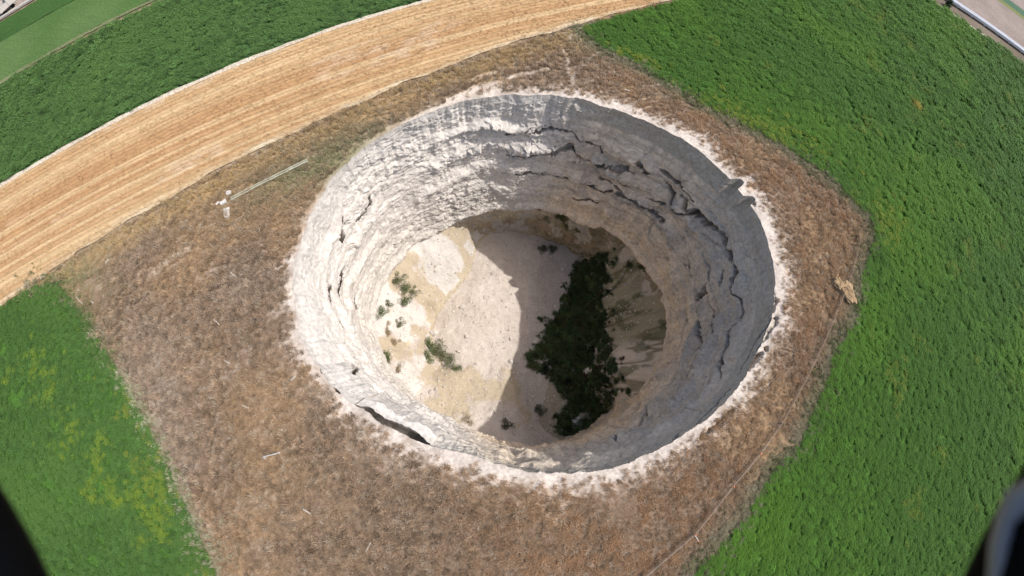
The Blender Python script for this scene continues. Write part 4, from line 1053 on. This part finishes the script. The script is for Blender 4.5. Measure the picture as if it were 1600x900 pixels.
# long pale trailer parked at the upper-left road
ta, tb = at(1, 30), at(19, 13); dd = tb - ta; L = float(np.hypot(*dd[:2]))
t = thing("trailer", "long pale open topped trailer parked on the far dirt road", "trailer", ta + np.array([-.6, .8, 0]), math.atan2(dd[1], dd[0]))
def boxm(x0, y0, z0, x1, y1, z1):
    V = [(x, y, z) for x in (x0, x1) for y in (y0, y1) for z in (z0, z1)]
    return V, [(0, 1, 3, 2), (4, 6, 7, 5), (0, 4, 5, 1), (2, 3, 7, 6), (0, 2, 6, 4), (1, 5, 7, 3)]
M_trw = mat_plain("pale_paint", (.46, .43, .40), (.54, .51, .48), 2, .6, .3)
L = max(L, 4.0)
for nm, bx_ in (("side_panel", (0, -1.1, .9, L, -1.0, 2.1)), ("side_panel", (0, 1.0, .9, L, 1.1, 2.1)), ("end_panel", (-.02, -.99, .9, .08, .99, 2.1)), ("cab_panel", (L - 1.6, -1.2, .92, L + .02, 1.2, 2.6)), ("bed", (0.1, -.99, .7, L - 1.62, .99, .9))):
    obj(nm, raw_mesh(nm, *boxm(*bx_)), M_trw if nm != "bed" else M_dplank, t)
for wx in (L * .2, L * .75):
    for wy in (-.95, .95):
        V, F = bar_mesh((wx, wy - .14, .42), (wx, wy + .14, .42), .84, .84, 12); obj("wheel", raw_mesh("wheel", V, F), M_black, t)
# roadside shrub by the canal
tq = thing("shrub", "small dark shrub at the end of the white canal in the upper right corner", "shrub", at(1478, 10))
me = raw_mesh("foliage", *bush_mesh(700, 900, 1.6, 2.2, .22)); me.materials.append(M_bushK); obj("foliage", me, None, tq); obj("stem", stem_mesh(701, 1.2, 1.6, M_wood), None, tq)

# ---------------------------------------------------------------- the drone that carries the camera: its two lower ducts reach into view
def ring_mesh(rad, rt, hgt, n=96, m=14):
    V = []; F = []
    for k in range(n):
        a = 6.2832 * k / n
        for j in range(m):
            b_ = 6.2832 * j / m
            rr_ = rad + rt * math.cos(b_) * (1.0 if math.cos(b_) > 0 else .6); V.append((rr_ * math.cos(a), rr_ * math.sin(a), hgt * math.sin(b_)))
    for k in range(n):
        for j in range(m):
            F.append((k * m + j, ((k + 1) % n) * m + j, ((k + 1) % n) * m + (j + 1) % m, k * m + (j + 1) % m))
    return V, F
CAMM = np.array(ROT)
drone = thing("drone", "black drone propeller guards blurred at both lower corners", "drone", (0, 0, H + .02))
def from_lens(px, py, dist):
    return Vector((ray(px, py) * dist + np.array([0, 0, H]) - np.array([0, 0, H + .02])).tolist())
def duct(corner_pts, dist, out_dir):
    """a ring whose nearest edge passes the two given sight lines"""
    a, b = from_lens(*corner_pts[0], dist), from_lens(*corner_pts[1], dist)
    e = (b - a).normalized(); o_ = from_lens(*out_dir, dist) - (a + b) / 2; o_ -= e * o_.dot(e); o_.normalize()
    nrm = e.cross(o_).normalized(); rad = .11
    ctr = (a + b) / 2 + o_ * (rad + .034)
    V, F = ring_mesh(rad, .034, .04); Mx = Matrix((e, o_, nrm)).transposed()
    return [ctr + Mx @ Vector(v) for v in V], F, ctr, Mx, rad
for pts, od in ((((-2, 742), (88, 905)), (-140, 960)), (((1602, 708), (1492, 905)), (1740, 960))):
    V, F, ctr, Mx, rad = duct(pts, .22, od)
    g_ = obj("propeller_guard", raw_mesh("propeller_guard", V, F, smooth=True), M_black, drone)
    # the wheel of spokes, motor and blades inside
    V2, F2 = bar_mesh((0, 0, -.012), (0, 0, .012), .026, .026, 16); obj("motor", raw_mesh("motor", [ctr + Mx @ Vector(v) for v in V2], F2), M_black, g_)
    for k in range(3):
        a = 6.283 * k / 3 + .5; V2, F2 = bar_mesh((.01 * math.cos(a), .01 * math.sin(a), -.008), (rad * math.cos(a), rad * math.sin(a), -.008), .005, .005, 6)
        obj("spoke", raw_mesh("spoke", [ctr + Mx @ Vector(v) for v in V2], F2), M_black, g_)
M_highlight = mat_plain("highlight_grey", (.16, .175, .20), (.22, .235, .26), 9, .3, .5, .02, .001)
ap = [from_lens(px_, py_, .19) for px_, py_ in ((1665, 725), (1624, 755), (1592, 782), (1571, 814), (1562, 852), (1557, 915), (1560, 960))]  # added glossy tube standing in for the grey highlight on the right guard
for a, b in zip(ap[:-1], ap[1:]): pass
V = []; F = []
for k, p_ in enumerate(ap):
    d_ = (ap[min(k + 1, 6)] - ap[max(k - 1, 0)]).normalized(); s_2 = d_.cross(p_.normalized()).normalized(); u_2 = s_2.cross(d_)
    for j in range(12): V.append(p_ + (s_2 * math.cos(j * math.pi / 6) + u_2 * math.sin(j * math.pi / 6)) * (.0034 if k != 2 else .0052))
for k in range(6):
    for j in range(12): F.append((k * 12 + j, k * 12 + (j + 1) % 12, (k + 1) * 12 + (j + 1) % 12, (k + 1) * 12 + j))
obj("guard_highlight", raw_mesh("guard_highlight", V, F, smooth=True), M_highlight, drone)
V, F = boxm(-.05, .02, .03, .05, .16, .05)
obj("body", raw_mesh("body", V, F), M_black, drone)
